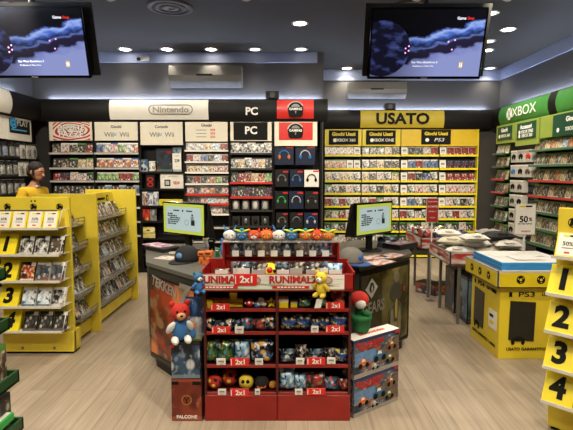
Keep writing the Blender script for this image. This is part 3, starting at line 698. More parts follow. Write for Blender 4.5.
CN2 = (XS + .05, Y2)
b = banner(CN2, 0, xx(360, Y2 - .055) - CN2[0], xx(443, Y2 - .055) - CN2[0], mat('banner_yellow', 'BFAA30', .5, var=.03), 'wide yellow banner reading USATO in black letters', .04, .96)
ftext('USATO', .265, INK, b, xx(401.5, Y2 - .055) - CN2[0], -.066, CM - .005, bold=.035, sx=1.12)
mb = MB(); mb.box(RB[4] + .006, WXR - .02, WY2 - .03, WY2 - .002, 0, CB - .004, WALLG); struct('trim_10', mb)

# ---- right wall: green shelving (local x runs from the far corner towards the viewer)
XF = 3.55; DX = WXR - XF - .01
GL = mat('green_lip', '3F6B4C', .4); GLR = mat('red_lip', 'B8352C', .4); DGP = mat('dark_green_shelf', '20352A', .5)
zl = [1.885, 1.672, 1.457, 1.238, 1.01, .77, .55, .32]
lips = [GL, GL, GLR, GLR, GL, GL, GL, GL]
t = bay('shelving_bay', 'green edged shelving bay in far right corner, beside the yellow shelving', (XF, 8.05, 0), -PI / 2, .45, DX, 1.93, zl, lips=lips, side=DGP, sidey=.24)
def wall_header(y_far, y_near, z0, X, name, lab):
    h = thing(name, lab, 'sign', (X, y_far, z0), -PI / 2, 'lime panels on the right wall')
    sub('panel', h, lambda mb: mb.box(0, y_far - y_near, 0, .02, 0, HT - z0, LIME, .003)); return h
def gsign(h, x0, x1, z0, z1, l1, l2, l3=None):
    s = sub('green_sign', h, lambda mb: mb.box(x0, x1, -.012, -.002, z0, z1, DKGRN, .002)); c = (x0 + x1) / 2; hh = z1 - z0; w = x1 - x0
    sz = min(.085, w * .2)
    ftext(l1, sz, INKW, s, c, -.014, z0 + hh * .72, bold=.03)
    for k, l in enumerate([l2] + ([l3] if l3 else [])):
        zq = z0 + hh * ((.42, .18)[k] if l3 else .28)
        ftext(l, sz * .8, INKW, s, c + w * .07, -.014, zq, bold=.01); sub('logo_print', s, lambda mb: mb.disc((c - w * .34, -.014, zq), sz * .36, INKW, 12))
h = wall_header(8.0, 7.36, 2.07, XF + .04, 'wall_sign', 'lime panel with a small dark green sign, nearest the far right corner')
gsign(h, .07, .56, .06, HT - 2.07 - .03, 'Giochi', 'XBOX 360')
h = wall_header(7.33, 6.66, 2.0, XF + .04, 'wall_sign', 'lime panel with dark green Accessori sign above the grey accessory boxes')
gsign(h, .06, .6, .1, HT - 2.0 - .03, 'Accessori', 'XBOX ONE', 'XBOX 360')
h = wall_header(6.63, 5.2, 2.07, XF + .04, 'wall_sign', 'long lime panel with dark green Giochi sign, nearest the viewer')
gsign(h, .33, 1.15, .0, HT - 2.07 - .02, 'Giochi', 'XBOX ONE')
g = 'games in the far right corner bay'
pp = [['ice', 'sand', 'white', 'grass', 'sand'], ['mono', 'grim', 'sand', 'dark', 'white'], ['grim', 'steel', 'mono', 'red', 'sand'], ['dark', 'grim', 'steel', 'mono', 'red'], ['mono', 'dark', 'mono', 'grim', 'dark'], ['mono', 'dark', 'mono', 'dark', 'mono'], ['dark', 'night', 'mono', 'grim', 'dark']]
for r in range(7):
    row(t, zl[r], 5, .45, .005, .445, .09, .16, [(p, 'g') for p in pp[r]], 'boxed game %%s from the corner, %s shelf down, bay beside the grey accessories' % ORD[r + 1], g, lean=.2, y=.07)
t = bay('shelving_bay', 'long green edged shelving bay on right wall, nearest the viewer', (XF, 6.84, 0), -PI / 2, 1.62, DX, 2.05, zl, lips=lips, side=DGP, sidey=.24)
g = 'games in the long green bay'
pp = ['sand', 'grim', 'sand', 'orange', 'sand', 'ice', 'orange', 'sand', 'sea', 'grim', 'dark', 'sand'], ['mono', 'mono', 'grim', 'sand', 'mono', 'sand', 'grim', 'white', 'sand', 'dark', 'mono', 'grim'], ['grim', 'dark', 'sand', 'grim', 'orange', 'sand', 'dark', 'grim', 'sand', 'dark', 'grim', 'dark'], ['dark', 'grim', 'dark', 'sand', 'grim', 'dark', 'sand', 'dark', 'mono', 'grim', 'dark', 'dark'], ['dark', 'sand', 'mono', 'grim', 'dark', 'sand', 'grim', 'mono', 'dark', 'dark', 'grim', 'dark'], ['mono', 'sand', 'grim', 'mono', 'sand', 'dark', 'grim', 'mono', 'sand', 'grim', 'dark', 'dark'], ['sand', 'grim', 'mono', 'sand', 'dark', 'mono', 'grim', 'dark', 'sand', 'dark', 'grim', 'dark']
for r in range(7):
    row(t, zl[r], 12, 1.62, .02, 1.6, .128, .172, [(p, 'g') for p in pp[r]], 'boxed game %%s from the far end, %s shelf down, long green bay' % ORD[r + 1], g, lean=.22, y=.07)
# accessory peg wall between the two bays
t = thing('peg_wall', 'dark slatted peg wall between the two green bays', 'shelving', (XF + .14, 7.585, 0), -PI / 2)
sub('back_panel', t, lambda mb: [mb.box(.0, .73, .05, .07, 0, 1.96, BLK)] + [mb.box(.0, .73, .04, .05, .1 * k, .1 * k + .07, DGR) for k in range(1, 19)])
for k in range(7): sub('peg', t, lambda mb: mb.cyl((.35, .04, 1.93 - k * .22 + .005), (.35, -.01, 1.93 - k * .22 + .01), .005, .005, GRY, 6))
pal = [('black and red', 3, (INK, INK, REDB)), ('blue, black and brown', 3, (BLUE, INK, mat('brown_plastic', '5A4434', .4))), ('black', 2, (INK, DGR)), ('grey', 2, (DGR, INK)), ('dark', 1, (INK,)), ('black', 2, (INK, DGR)), ('black', 2, (DGR, INK))]
for r, (nm, n, cols) in enumerate(pal):
    for j in range(n):
        z = (1.93, 1.7, 1.46, 1.23, 1.0, .77, .54)[r] - .18
        lx = .13 + j * .22
        t2 = thing('controller_box', 'pale grey controller box %s from the corner, %s row down of the accessory wall' % (ORD[j + 1], ORD[r + 1]), 'game controller', (XF + .09, 7.585 - lx, z), -PI / 2, 'boxed controllers')
        sub('carton', t2, lambda mb: mb.box(-.1, .1, 0, .085, 0, .19, LGR, .004))
        def pad(mb, m=cols[j]):
            mb.ell((0, -.004, .105), (.045, .012, .028), m, 10, 6)
            for s in (-1, 1): mb.ell((s * .04, -.004, .082), (.02, .012, .038), m, 8, 6, Euler((0, s * .35, 0)))
        c = sub('controller_print', t2, pad)
        sub('green_edge', t2, lambda mb: mb.box(-.1, .1, -.002, 0, .17, .19, WHT))
# banners of the side walls
b = banner((XR, Y2), -PI / 2, Y2 - 8.14, Y2 - 6.64, XGRN, 'green banner with white emblem and lettering near the far right corner', .04, .97)
ftext('XBOX', .21, INKW, b, Y2 - 7.28, -.068, CM, bold=.0, sx=1.25)
sub('round_logo', b, lambda mb: mb.disc((Y2 - 7.28 - .46, -.064, CM), .1, INKW, 20))
sub('logo_cross', b, lambda mb: [mb.slab([(Y2 - 7.74 - .06 * s - .008, CM - .09), (Y2 - 7.74 - .06 * s + .012, CM - .09), (Y2 - 7.74 + .05 * s + .008, CM + .07), (Y2 - 7.74 + .05 * s - .012, CM + .07)], -.068, -.066, XGRN) for s in (-1, 1)])
banner((XR, Y2), -PI / 2, Y2 - 6.44, Y2 - 4.2, XGRN, 'green banner at the right edge, nearest the viewer', .04, .97)
b = banner((XL, -2.4), PI / 2, 4.6 + 2.4, xx(13, 6.5) * 0 + 6.45 + 2.4, WHT, 'cream banner at the left edge above the accessory wall', .04, .97)

# ---- left wall: accessories on pegs
XW = WXL + .02
t = thing('peg_wall', 'dark peg wall of hanging accessories at the far left', 'shelving', (XW + .06, 5.2, 0), PI / 2)
sub('back_panel', t, lambda mb: mb.box(0, 2.03, .03, .05, .02, CB - .01, BLK))
for k in range(6): sub('peg_rail', t, lambda mb: mb.box(0, 2.03, .02, .03, .75 + .26 * k, .77 + .26 * k, DGR))
t = thing('wall_sign', 'white framed sign with blue and white lettering on black', 'sign', (XW + .14, 6.47, 2.05), PI / 2)
fz = CB - .01 - 2.05
sub('frame', t, lambda mb: mb.box(0, .6, 0, .02, 0, fz, WHT, .004))
bk = sub('black_sign', t, lambda mb: mb.box(.04, .55, -.004, 0, .1, fz - .03, INK)); ftext('PLAY', .12, LGR, bk, .36, -.006, .25, bold=.03, sx=1.05); ftext('@', .16, INKB, bk, .13, -.006, .25, bold=.03); sub('blue_stripe', bk, lambda mb: mb.box(.08, .46, -.006, -.004, .14, .16, INKB))
t = thing('wall_sign', 'plain white panel left of the white framed black sign', 'sign', (XW + .14, 5.5, 2.05), PI / 2)
sub('panel', t, lambda mb: mb.box(0, .96, 0, .02, 0, fz, WHT, .004))
packs = [('W', .97, 1.83), ('W', 1.55, 1.83), ('W', 1.72, 1.83), ('W', 1.42, 1.57)]
k = 0
import itertools
kinds = [('black and white blister pack', WHT, INK), ('clear pack with blue contents', CLEAR, BLUE), ('dark accessory pack', CHAR, GRY), ('grey cable pack', DGR, LGR)]
rows = [(1.8, [('1', .62), ('2', .76), ('1', .9), ('2', 1.06), ('1', 1.22), ('2', 1.38), ('3', 1.53), ('0', 1.68), ('0', 1.84), ('0', 1.98)]), (1.54, [('2', .66), ('3', .82), ('2', .98), ('3', 1.14), ('2', 1.3), ('2', 1.45), ('0', 1.62), ('0', 1.76)]), (1.28, [('3', .66), ('1', .82), ('2', .98), ('3', 1.14), ('2', 1.3), ('2', 1.46), ('3', 1.62)]), (1.02, [('2', .7), ('3', .9), ('2', 1.1)])]
for ri, (z, r) in enumerate(rows):
    for i, (c, lx) in enumerate(r):
        nm, card, dev = kinds[int(c)]
        t = thing('accessory_pack', '%s %s from left, %s row of the left peg wall' % (nm, ORD[i + 1], ORD[ri + 1]), 'accessory', (XW + .1, 5.2 + lx, z), PI / 2, 'packs on the left peg wall')
        sub('backing_card', t, lambda mb: mb.box(-.062, .062, 0, .006, 0, .2, card if card is not CLEAR else CHAR))
        sub('device', t, lambda mb: (mb.ell((0, -.012, .1), (.035, .016, .045), dev, 10, 6), mb.ell((.01, -.012, .05), (.03, .014, .02), dev, 8, 6)))
        sub('blister', t, lambda mb: mb.box(-.048, .048, -.032, 0, .02, .16, CLEAR, .01))
        sub('peg_hook', t, lambda mb: mb.cyl((0, .072, .212), (0, -.04, .216), .004, .004, GRY, 6))
# ------------------------------------------------------------------ yellow numbered easel stands (local: faces -y, front of panel at y=0)
YEC = mat('yellow_easel', 'E6CE3C', .5, var=.05)
WIRE = mat('white_wire', 'DDDACF', .4)
def emblem(p, x, y, z, r):
    b = sub('round_emblem', p, lambda mb: mb.disc((x, y, z), r, INK, 20))
    sub('emblem_mark', b, lambda mb: [mb.face([(x + r * q * math.cos(a), y - .002, z + r * q * math.sin(a)) for a in [s + k * .35 for k in range(5)]], YEC) for s, q in ((.2, .78), (2.3, .78), (4.2, .78))] )
    sub('emblem_core', b, lambda mb: mb.disc((x, y - .003, z), r * .3, INK, 12))
def number_stand(loc, rz, lab, rackz, front=-.15):
    t = thing('numbered_display_stand', lab, 'display stand', loc, rz)
    w = .31
    sub('back_panel', t, lambda mb: mb.box(-w, w, 0, .03, .02, 1.385, YEC, .003))
    sub('base', t, lambda mb: mb.box(-w, w, -.02, .12, .02, .2, YEC, .003))
    sub('rear_support', t, lambda mb: mb.box(-w + .05, w - .05, .03, .12, .2, .9, YEC))
    sub('foot_rail', t, lambda mb: mb.box(-w + .02, w - .01, -.01, .11, 0, .02, INK))
    for x in (-.14, .14): sub('bolt', t, lambda mb: mb.cyl((x, -.021, .055), (x, -.028, .055), .012, .012, GRY, 10))
    for x in (-.225, 0, .225): emblem(t, x, -.003, 1.3, .03)
    sub('hanging_slots', t, lambda mb: [mb.disc((x, -.003, 1.35), .008, INK, 8) for x in (-.016, .016)])
    rx_ = .28 if rz == 0 else .24
    for i, z in enumerate(rackz):
        x0 = -w + .02 if i == 0 else -.31
        def rk(mb):
            mb.box(x0, rx_, front - .005, 0, z - .008, z, WIRE, .001)
            mb.hexa([(x0, front - .012, z - .012), (rx_, front - .012, z - .012), (rx_, front - .005, z - .012), (x0, front - .005, z - .012), (x0, front - .014, z + .008), (rx_, front - .014, z + .008), (rx_, front - .008, z + .008), (x0, front - .008, z + .008)], WIRE)
            for q in ((.24, z), ):
                mb.cyl((rx_, front, z), (rx_ + .02, front * .75, z + .15), .004, .004, WIRE, 5); mb.cyl((rx_ + .02, front * .75, z + .15), (rx_ + .02, 0, z + .15), .004, .004, WIRE, 5); mb.cyl((rx_, front, z), (rx_ + .02, 0, z), .004, .004, WIRE, 5)
        sub('rack', t, rk)
    return t
LEAN = .42
A0 = fl(42.5, 353); AY = A0.y; AX = (fl(8, 353).x + fl(77, 353).x) / 2 - .02
AF = AY - .15
rz_ = [zz(y, AF) for y in (228.5, 255, 281.5, 307, 331.5)]
sa = number_stand((AX, AY, 0), 0, 'yellow numbered display stand at left with white price cards on top', rz_)
sub('blue_rail', sa, lambda mb: mb.box(-.29, .235, -.07, -.064, rz_[0] + .138, rz_[0] + .15, mat('blue_rail', '3A4C7A', .4)))
def stand_goods(st, rackz, side, covers, dx=0):
    Wm = W(st)
    for j in range(4):
        M = Wm @ Matrix.Translation((-.22 + dx * .5 + j * .132, -.135, rackz[0] + .001)) @ Matrix.Rotation(-.4, 4, 'X')
        mb = MB(); mb.box(-.062, .062, 0, .004, 0, .148, YELB); mb.box(-.054, .05, -.002, 0, .01, .142, WHT)
        mb.box(-.03, .035, -.003, -.001, .122, .132, INKY); mb.box(.005, .035, -.0035, -.002, .122, .132, INK); mb.box(-.03, .03, -.003, -.002, .05, .056, INKG); mb.box(-.014, .014, -.003, -.001, .02, .03, INKR)
        o = mb.build('price_card'); o.matrix_world = M; tag(o, 'white and yellow offer card %s from left, top rack of the %s numbered stand' % (ORD[j + 1], side), 'price card', 'offer cards on numbered stands')
        text('50%', .034, INK, o, Matrix.Translation((0, -.003, .078)) @ FRONT, bold=.01)
    for i in range(4):
        z = rackz[i + 1]
        M = Wm @ Matrix.Translation((-.23 + dx, -.145, z + .001)) @ Matrix.Rotation(-.5, 4, 'X')
        c = thing('number_card', 'yellow card with black number %d on the %s numbered stand' % (i + 1, side), 'number sign'); c.matrix_world = M; c['group'] = 'number cards on the %s stand' % side
        sub('card', c, lambda mb: mb.box(-.083, .083, 0, .03, 0, .185, YELB, .003))
        text(str(i + 1), .175, INK, c, Matrix.Translation((-.005, -.002, .09)) @ FRONT, bold=.045, sx=.95)
        for j in range(3):
            p = covers[i][j]
            add_case(Wm @ Matrix.Translation((-.06 + dx + j * .128, -.135, z + .001)) @ Matrix.Rotation(-LEAN, 4, 'X'), .118, .165, p[0], p[1], 'game case %s from left beside number %d of the %s numbered stand' % (ORD[j + 1], i + 1, side), 'games on the %s numbered stand' % side, 1)
stand_goods(sa, rz_, 'left', [[('mono', 'k'), ('mono', 'k'), ('grim', 'k')], [('fire', 'k'), ('steel', 'w'), ('steel', 'w')], [('ice', 'w'), ('ice', 'w'), ('mono', 'w')], [('dark', 'k'), ('dark', 'k'), ('dark', 'k')]], .045)
# right stand, nearer the viewer, turned towards the middle of the shop
RBY = 2.72
rz2 = [1.225, .978, .748, .527, .31]
sb = number_stand((1.86, 2.57, 0), -math.radians(47), 'yellow numbered display stand at right edge, nearest the viewer', [z - .02 for z in rz_])
stand_goods(sb, [z - .02 for z in rz_], 'right', [[('mono', 'k'), ('grim', 'k'), ('red', 'k')], [('fire', 'k'), ('white', 'w'), ('red', 'w')], [('ice', 'w'), ('ice', 'w'), ('mono', 'w')], [('night', 'k'), ('night', 'k'), ('night', 'k')]])

# ------------------------------------------------------------------ long sloped gondola behind it, racks facing +x
GX = -1.87; F2, F3 = fl(102.7, 331).y, fl(137.5, 299).y
gon = thing('sloped_gondola', 'long yellow sloped gondola with wire racks of games behind the left numbered stand', 'display stand', (GX, F2, 0))
def fin(y):
    sub('end_panel', gon, lambda mb: mb.box(-.62, 0, y - .015, y + .015, .0, 1.385, YEC, .003))
G0 = AY + .16 - F2
for y in (0, F3 - F2): fin(y)
XT, XB = -.29, -.14        # slope of the face
segs = [(G0, -.016), (.016, F3 - F2 - .016)]
ZT = 1.36
def slopex(z): return XB + (XT - XB) * (z - .15) / (ZT - .15)
for y0, y1 in segs:
    def face(mb):
        mb.hexa([(XB - .03, y0, .15), (XB, y0, .15), (XB, y1, .15), (XB - .03, y1, .15), (XT - .03, y0, ZT), (XT, y0, ZT), (XT, y1, ZT), (XT - .03, y1, ZT)], YEC)
        mb.hexa([(-.62 - XB, y0, .15), (-.62 - XB + .03, y0, .15), (-.62 - XB + .03, y1, .15), (-.62 - XB, y1, .15), (-.62 - XT - .03, y0, ZT), (-.62 - XT, y0, ZT), (-.62 - XT, y1, ZT), (-.62 - XT - .03, y1, ZT)], YEC)
    sub('sloped_panel', gon, face)
    sub('skirt', gon, lambda mb: mb.box(XB - .03, XB + .06, y0, y1, .04, .16, YEC)); sub('kick_strip', gon, lambda mb: mb.box(-.5, XB - .02, y0, y1, 0, .05, INK))
bz = [1.125, .905, .685, .47, .26]
gc = [['white', 'mono', 'grim', 'mono', 'ice', 'mono', 'orange', 'mono'], ['mono', 'mono', 'dark', 'mono', 'white', 'mono', 'grim', 'orange'], ['mono', 'grim', 'dark', 'mono', 'mono', 'dark', 'ice', 'mono'], ['ice', 'mono', 'mono', 'grim', 'dark', 'mono', 'orange', 'dark'], ['orange', 'mono', 'grim', 'mono', 'steel', 'mono', 'mono', 'dark']]
for si, (y0, y1) in enumerate(segs):
    n = 3 if si == 0 else 8
    for r, z in enumerate(bz):
        xs = slopex(z); xf = xs + .13
        def rk(mb):
            mb.hexa([(xs, y0 + .01, z - .02), (xf, y0 + .01, z - .045), (xf, y1 - .01, z - .045), (xs, y1 - .01, z - .02), (xs, y0 + .01, z - .014), (xf, y0 + .01, z - .039), (xf, y1 - .01, z - .039), (xs, y1 - .01, z - .014)], GRY)
            for dz in (-.04, .0, .035): mb.cyl((xf + .012 * (dz > -.01), y0 + .01, z + dz), (xf + .012 * (dz > -.01), y1 - .01, z + dz), .004, .004, GRY, 5)
            k = 0
            for q in range(n + 1): 
                yy = y0 + .012 + (y1 - y0 - .024) * q / n; mb.cyl((xf, yy, z - .04), (xf + .014, yy, z + .035), .003, .003, GRY, 5)
            mb.quad((xf + .004, y0 + .01, z - .036), (xf + .004, y1 - .01, z - .036), (xf + .014, y1 - .01, z + .033), (xf + .014, y0 + .01, z + .033), CLEAR)
        sub('wire_rack', gon, rk)
        for j in range(n):
            yy = F2 + y0 + .06 + (y1 - y0 - (.1 if si else .13)) * (j + .5) / n
            M = Matrix.Translation((GX + xs + .085, yy, z - .028)) @ Matrix.Rotation(PI / 2, 4, 'Z') @ Matrix.Rotation(-.42, 4, 'X')
            add_case(M, .118, .17, gc[r][(j + si * 3) % 8], 'k' if (j + r) % 3 else 'w', 'game case %s from the viewer, %s rack down, %s section of the sloped gondola' % (ORD[j + 1], ORD[r + 1], ('nearer', 'farther')[si]), 'games on the sloped gondola', 1)
em = Matrix.Translation((slopex(1.29) + .004, F3 - F2 - .2, 1.29)) @ Matrix.Rotation(PI / 2, 4, 'Z')
mb = MB(); mb.T = em; mb.disc((0, 0, 0), .04, INK, 18); e = mb.build('round_emblem', gon)
mb = MB(); mb.T = em; mb.disc((0, -.002, 0), .022, YEC, 14); mb.box(-.34, -.08, -.002, 0, -.012, .014, INK); mb.build('emblem_mark', e)

# ------------------------------------------------------------------ green tray stand at the left edge (faces +x)
gs = thing('tray_display_stand', 'dark display stand with green trays cut off by the left edge', 'display stand', (-1.74, 1.25, 0), PI / 2)
sub('back_panel', gs, lambda mb: mb.box(0, 1.02, 0, .03, .05, 1.55, BLK)); sub('base', gs, lambda mb: mb.box(0, 1.04, -.4, .03, 0, .22, BLK))
gz = [zz(279, 2.27), zz(329, 2.27), zz(381, 2.27), zz(428, 2.27)]
gx = [-.345, -.35, -.385, -.395]
for z, f in zip(gz, gx):
    def tray(mb):
        mb.box(0, 1.02, f, 0, z, z + .012, GRN); mb.box(0, 1.02, f, f + .012, z, z + .06, GRN, .002); mb.box(1.008, 1.02, f, 0, z, z + .06, GRN)
    sub('green_tray', gs, tray)
gg = 'game boxes in the green trays'
k = 0
for ti, (z, f) in enumerate(zip(gz, gx)):
    for j in range(5):
        d = f + .05 + j * .055
        p = [('night', 'k'), ('dark', 'g'), ('grim', 'g'), ('dark', 'k'), ('dark', 'k')][(j + ti) % 5]
        h = .19 if ti else .24
        t2 = thing('boxed_game', 'dark game box, %s row from front, in the %s green tray from top' % (ORD[j + 1], ORD[ti + 1]), 'video game', (-1.74 - d, 1.25 + .93 - .01 * j, z + .013), PI / 2, gg)
        mb = MB(); mb.box(-.075, .075, 0, .03, 0, h, CASEP[p[1]], .003); mb.quad((-.07, -.001, .004), (.07, -.001, .004), (.07, -.001, h - .004), (-.07, -.001, h - .004), cover(p[0], p[1]))
        mb.quad((.0755, .002, .004), (.0755, .028, .004), (.0755, .028, h - .004), (.0755, .002, h - .004), cover(['grim', 'dark', 'grass', 'dark', 'grim'][j], p[1])); mb.build('box', t2)
t2 = thing('boxed_game', 'bright green game box lying flat on the third green tray', 'video game', (-1.37, 2.18, gz[2] - .155), PI / 2)
t2.location = (-1.43, 2.12, gz[3] + .075)
mb = MB(); mb.box(-.1, .1, -.07, .07, 0, .04, GRNB, .003); mb.box(-.09, .09, -.06, .06, .04, .041, WHT); mb.build('box', t2)

# ------------------------------------------------------------------ red toy stand in the middle
ry = 2.862; rx0, rx1 = fl(205, 421).x, fl(350, 421).x
rd = .33
rs = thing('toy_display_stand', 'red two column toy display stand in the middle of the floor', 'display stand', ((rx0 + rx1) / 2, ry, 0))
rw = (rx1 - rx0) / 2; RX = (rx0 + rx1) / 2
zs = [zz(y, ry) for y in (395.5, 368, 335, 312)]        # shelf bottoms (lip bottom)
zf0, zf1 = zz(290.5, ry - .03), zz(274, ry - .03)
BKR = mat('black_interior', '17110F', .5)
cx_ = xx(277, ry) * 1.02 - RX
for x0, x1 in ((-rw, cx_ - .001), (cx_ + .001, rw)): sub('base_panel', rs, lambda mb: mb.box(x0, x1, 0, rd, 0, zs[0] + .002, RED, .004))
for x0, x1 in ((-rw, -rw + .016), (rw - .016, rw)): sub('side_panel', rs, lambda mb: mb.box(x0, x1, 0, rd, zs[0], zf0, DRED, .002))
cx = xx(277, ry) * 1.02 - RX
sub('divider', rs, lambda mb: mb.box(cx - .008, cx + .008, .004, rd, zs[0], zf0, DRED))
sub('back_panel', rs, lambda mb: mb.box(-rw + .016, rw - .016, rd - .015, rd, zs[0], zf0, BKR))
for z in zs:
    for x0, x1 in ((-rw + .016, cx - .008), (cx + .008, rw - .016)):
        sub('shelf', rs, lambda mb: (mb.box(x0, x1, .01, rd - .015, z, z + .012, DRED), mb.box(x0, x1, 0, .01, z, z + .022, RED, .002)))
def tray(mb):
    tw = rw + .015
    mb.box(-tw, tw, -.03, rd, zf0 - .004, zf0 + .008, RED); mb.box(-tw, tw, -.03, -.02, zf0, zf1, RED, .002)
    for x in (-tw, tw - .012): mb.box(x, x + .012, -.03, rd, zf0, zf1 + .015, RED, .002)
    mb.box(-tw, tw, rd - .012, rd, zf0, zf1 + .03, RED)
sub('top_tray', rs, tray)
FASC = art('fascia_print', 'E6E2D8', 'D8DCD0', 'EDEAE0', '8FA07A', 'E8E4DA', 3.3, 2.2, .97, 0, .06)
fx0, fx1 = -rw + .005, rw - .05
def fq(mb): mb.quad((fx0, -.0315, zf0 + .004), (fx1, -.0315, zf0 + .004), (fx1, -.0315, zf1 - .004), (fx0, -.0315, zf1 - .004), FASC)
fa = sub('fascia_strip', rs, fq)
fz = (zf0 + zf1) / 2
for x in (-.345, .1):
    ftext('RUNIMALZ', .062, INK, fa, x + .002, -.033, fz + .014, bold=.035); ftext('RUNIMALZ', .062, INKR, fa, x, -.0345, fz + .016, bold=.02)
    sub('red_strip', fa, lambda mb: mb.box(x - .13, x + .1, -.034, -.032, zf0 + .012, zf0 + .03, INKR))
    sub('print_line', fa, lambda mb: [mb.box(x - .1 + q * .022, x - .084 + q * .022, -.036, -.034, zf0 + .018, zf0 + .025, INKW) for q in range(8)])
    sub('oval_print', fa, lambda mb: (mb.face([(x + .21 + .035 * math.cos(a), -.033, fz + .012 + .024 * math.sin(a)) for a in [k * PI / 8 for k in range(16)]], INKR), mb.face([(x + .21 + .029 * math.cos(a), -.034, fz + .012 + .018 * math.sin(a)) for a in [k * PI / 8 for k in range(16)]], LGR)))
# upper peg panel
uy = ry + rd - .03
uz0 = zf1 + .03; uz1 = zz(240.5, uy)
ux0, ux1 = xx(223, uy) - RX, xx(339, uy) - RX
up = sub('peg_panel', rs, lambda mb: (mb.box(ux0, ux1, rd - .02, rd, zf0, uz1, RED, .003), mb.box(ux0, ux0 + .012, rd - .1, rd, zf1, uz1, RED), mb.box(ux1 - .012, ux1, rd - .1, rd, zf1, uz1, RED)))
sub('top_ledge', rs, lambda mb: mb.box(ux0, ux1, rd - .13, rd, uz1, uz1 + .01, CLEAR, .002))
za, zb_ = zz(255.5, uy), zz(273, uy)
for z in (za, zb_): sub('card_rail', rs, lambda mb: mb.box(ux0 + .01, ux1 - .01, rd - .045, rd - .02, z - .008, z + .004, RED))
TOYM = [art('toy_bag_%d' % i, *c, sd, 2.2, 1.1, 0, -1, .15) for i, (c, sd) in enumerate((
    (('17181A', '3A3D40', 'B8B6AE', '5F7080', '17181A'), 1), (('1D1A18', '54473C', '9A8E80', 'D0C8BC', '000000'), 5), (('20262C', '6A7C8C', 'C8CCCE', '141416', '000000'), 9),
    (('1C2C4E', '2E4F8E', 'E0C43A', 'E0C850', '000000'), 13), (('15171B', '2E5A88', 'E0A23A', 'D9DEE0', '000000'), 17), (('171A1A', '3E6E3C', '4E94C0', 'E6A33C', '000000'), 21),
    (('4E8AB8', 'B9D2E0', 'ECEDEA', '1B2026', '000000'), 25), (('2A2422', 'A83A34', 'E6DDD2', '4A8A5A', '000000'), 29), (('26323C', '4A7FA6', 'D8DADA', 'C84A3A', '000000'), 33), (('55585A', '8A8C8C', 'C8C8C4', '2A2A2C', '000000'), 37), (('4A4640', '8A7F70', 'C2B8A8', '2A2622', '000000'), 41)))]
for r, (z, n) in enumerate(((za, 8), (zb_, 7))):
    for j in range(n):
        x = ux0 + .045 + (ux1 - ux0 - .09) * (j + .5) / n
        t = thing('hanging_toy_pack', 'small toy pack %s from left on the %s peg row of the red stand' % (ORD[j + 1], ('upper', 'lower')[r]), 'toy', (RX + x, ry + rd - .055, z + .01), 0, 'toy packs on the red peg panel')
        hh = .105 if r == 0 else .075
        mb = MB(); mb.pillow(.09, hh, .04, TOYM[(2, 9, 10, 9, 2, 10, 9, 8)[(j + r * 3) % 8]], 6, .004, RND); mb.build('bag', t)
        sub('price_tag', t, lambda mb: mb.box(-.026, .02, -.03, -.026, -.006, .034, WHT))
        sub('peg', t, lambda mb: mb.cyl((0, .034, hh - .004), (0, -.01, hh + .002), .003, .003, GRY, 5))
# plush heads on the ledge
def plush(name, px, py, r, main, muz, ear, kind, lab, Y, zbase):
    x = at(px, py, Y).x
    t = thing(name, lab, 'plush toy', (x, Y, zbase), 0, 'plush heads along the top of the red stand')
    def hd(mb): mb.ell((0, 0, r * .82), (r * 1.12, r * .9, r * .82), main, 16, 10)
    sub('head', t, hd)
    sub('muzzle', t, lambda mb: mb.ell((0, -r * .72, r * .55), (r * .5, r * .28, r * .33), muz, 12, 8))
    sub('nose', t, lambda mb: mb.ell((0, -r * 1.0, r * .66), (r * .1, r * .06, r * .08), INK, 8, 6))
    for s in (-1, 1):
        sub('eye', t, lambda mb: (mb.ell((s * r * .45, -r * .76, r * .92), (r * .16, r * .08, r * .18), INKW, 8, 6), mb.ell((s * r * .45, -r * .83, r * .92), (r * .09, r * .05, r * .13), INK, 8, 6)))
        if kind == 'horn': sub('ear', t, lambda mb: (mb.cyl((s * r * .55, 0, r * 1.4), (s * r * .95, 0, r * 2.3), r * .28, r * .06, ear, 10), mb.ell((s * r * .97, 0, r * 2.32), (r * .12, r * .1, r * .12), ear, 8, 6)))
        if kind == 'cat': sub('ear', t, lambda mb: mb.cyl((s * r * .68, 0, r * 1.3), (s * r * .9, 0, r * 1.95), r * .34, r * .04, ear, 8))
        if kind == 'leaf': sub('leaf_brim', t, lambda mb: mb.ell((s * r * .55, 0, r * 1.52), (r * .85, r * .8, r * .16), ear, 12, 6, Euler((0, s * -.25, 0))))
    if kind == 'leaf': sub('crown_tuft', t, lambda mb: mb.ell((0, 0, r * 1.7), (r * .4, r * .4, r * .22), mat('teal_plush', '2E9AA6', .9), 10, 6))
    if kind == 'mane': sub('mane', t, lambda mb: [mb.cyl((r * .7 * math.cos(a), r * .1, r * .95 + r * .55 * math.sin(a)), (r * 1.3 * math.cos(a), r * .1, r * .95 + r * 1.0 * math.sin(a)), r * .3, r * .03, ear, 8) for a in [k * PI / 6 for k in range(7)]])
PW = mat('white_plush', 'DCDCD6', .9, var=.08, scale=60); PB = mat('blue_plush', '3E78B4', .9); PT = mat('teal_blue_plush', '3A6C8E', .9); PY = mat('lime_plush', 'B6C23E', .9); PR = mat('orange_red_plush', 'CC4A22', .9, var=.12, scale=60); PO = mat('amber_plush', 'C8832C', .9)
hz = uz1 + .01; hy = ry + rd - .075
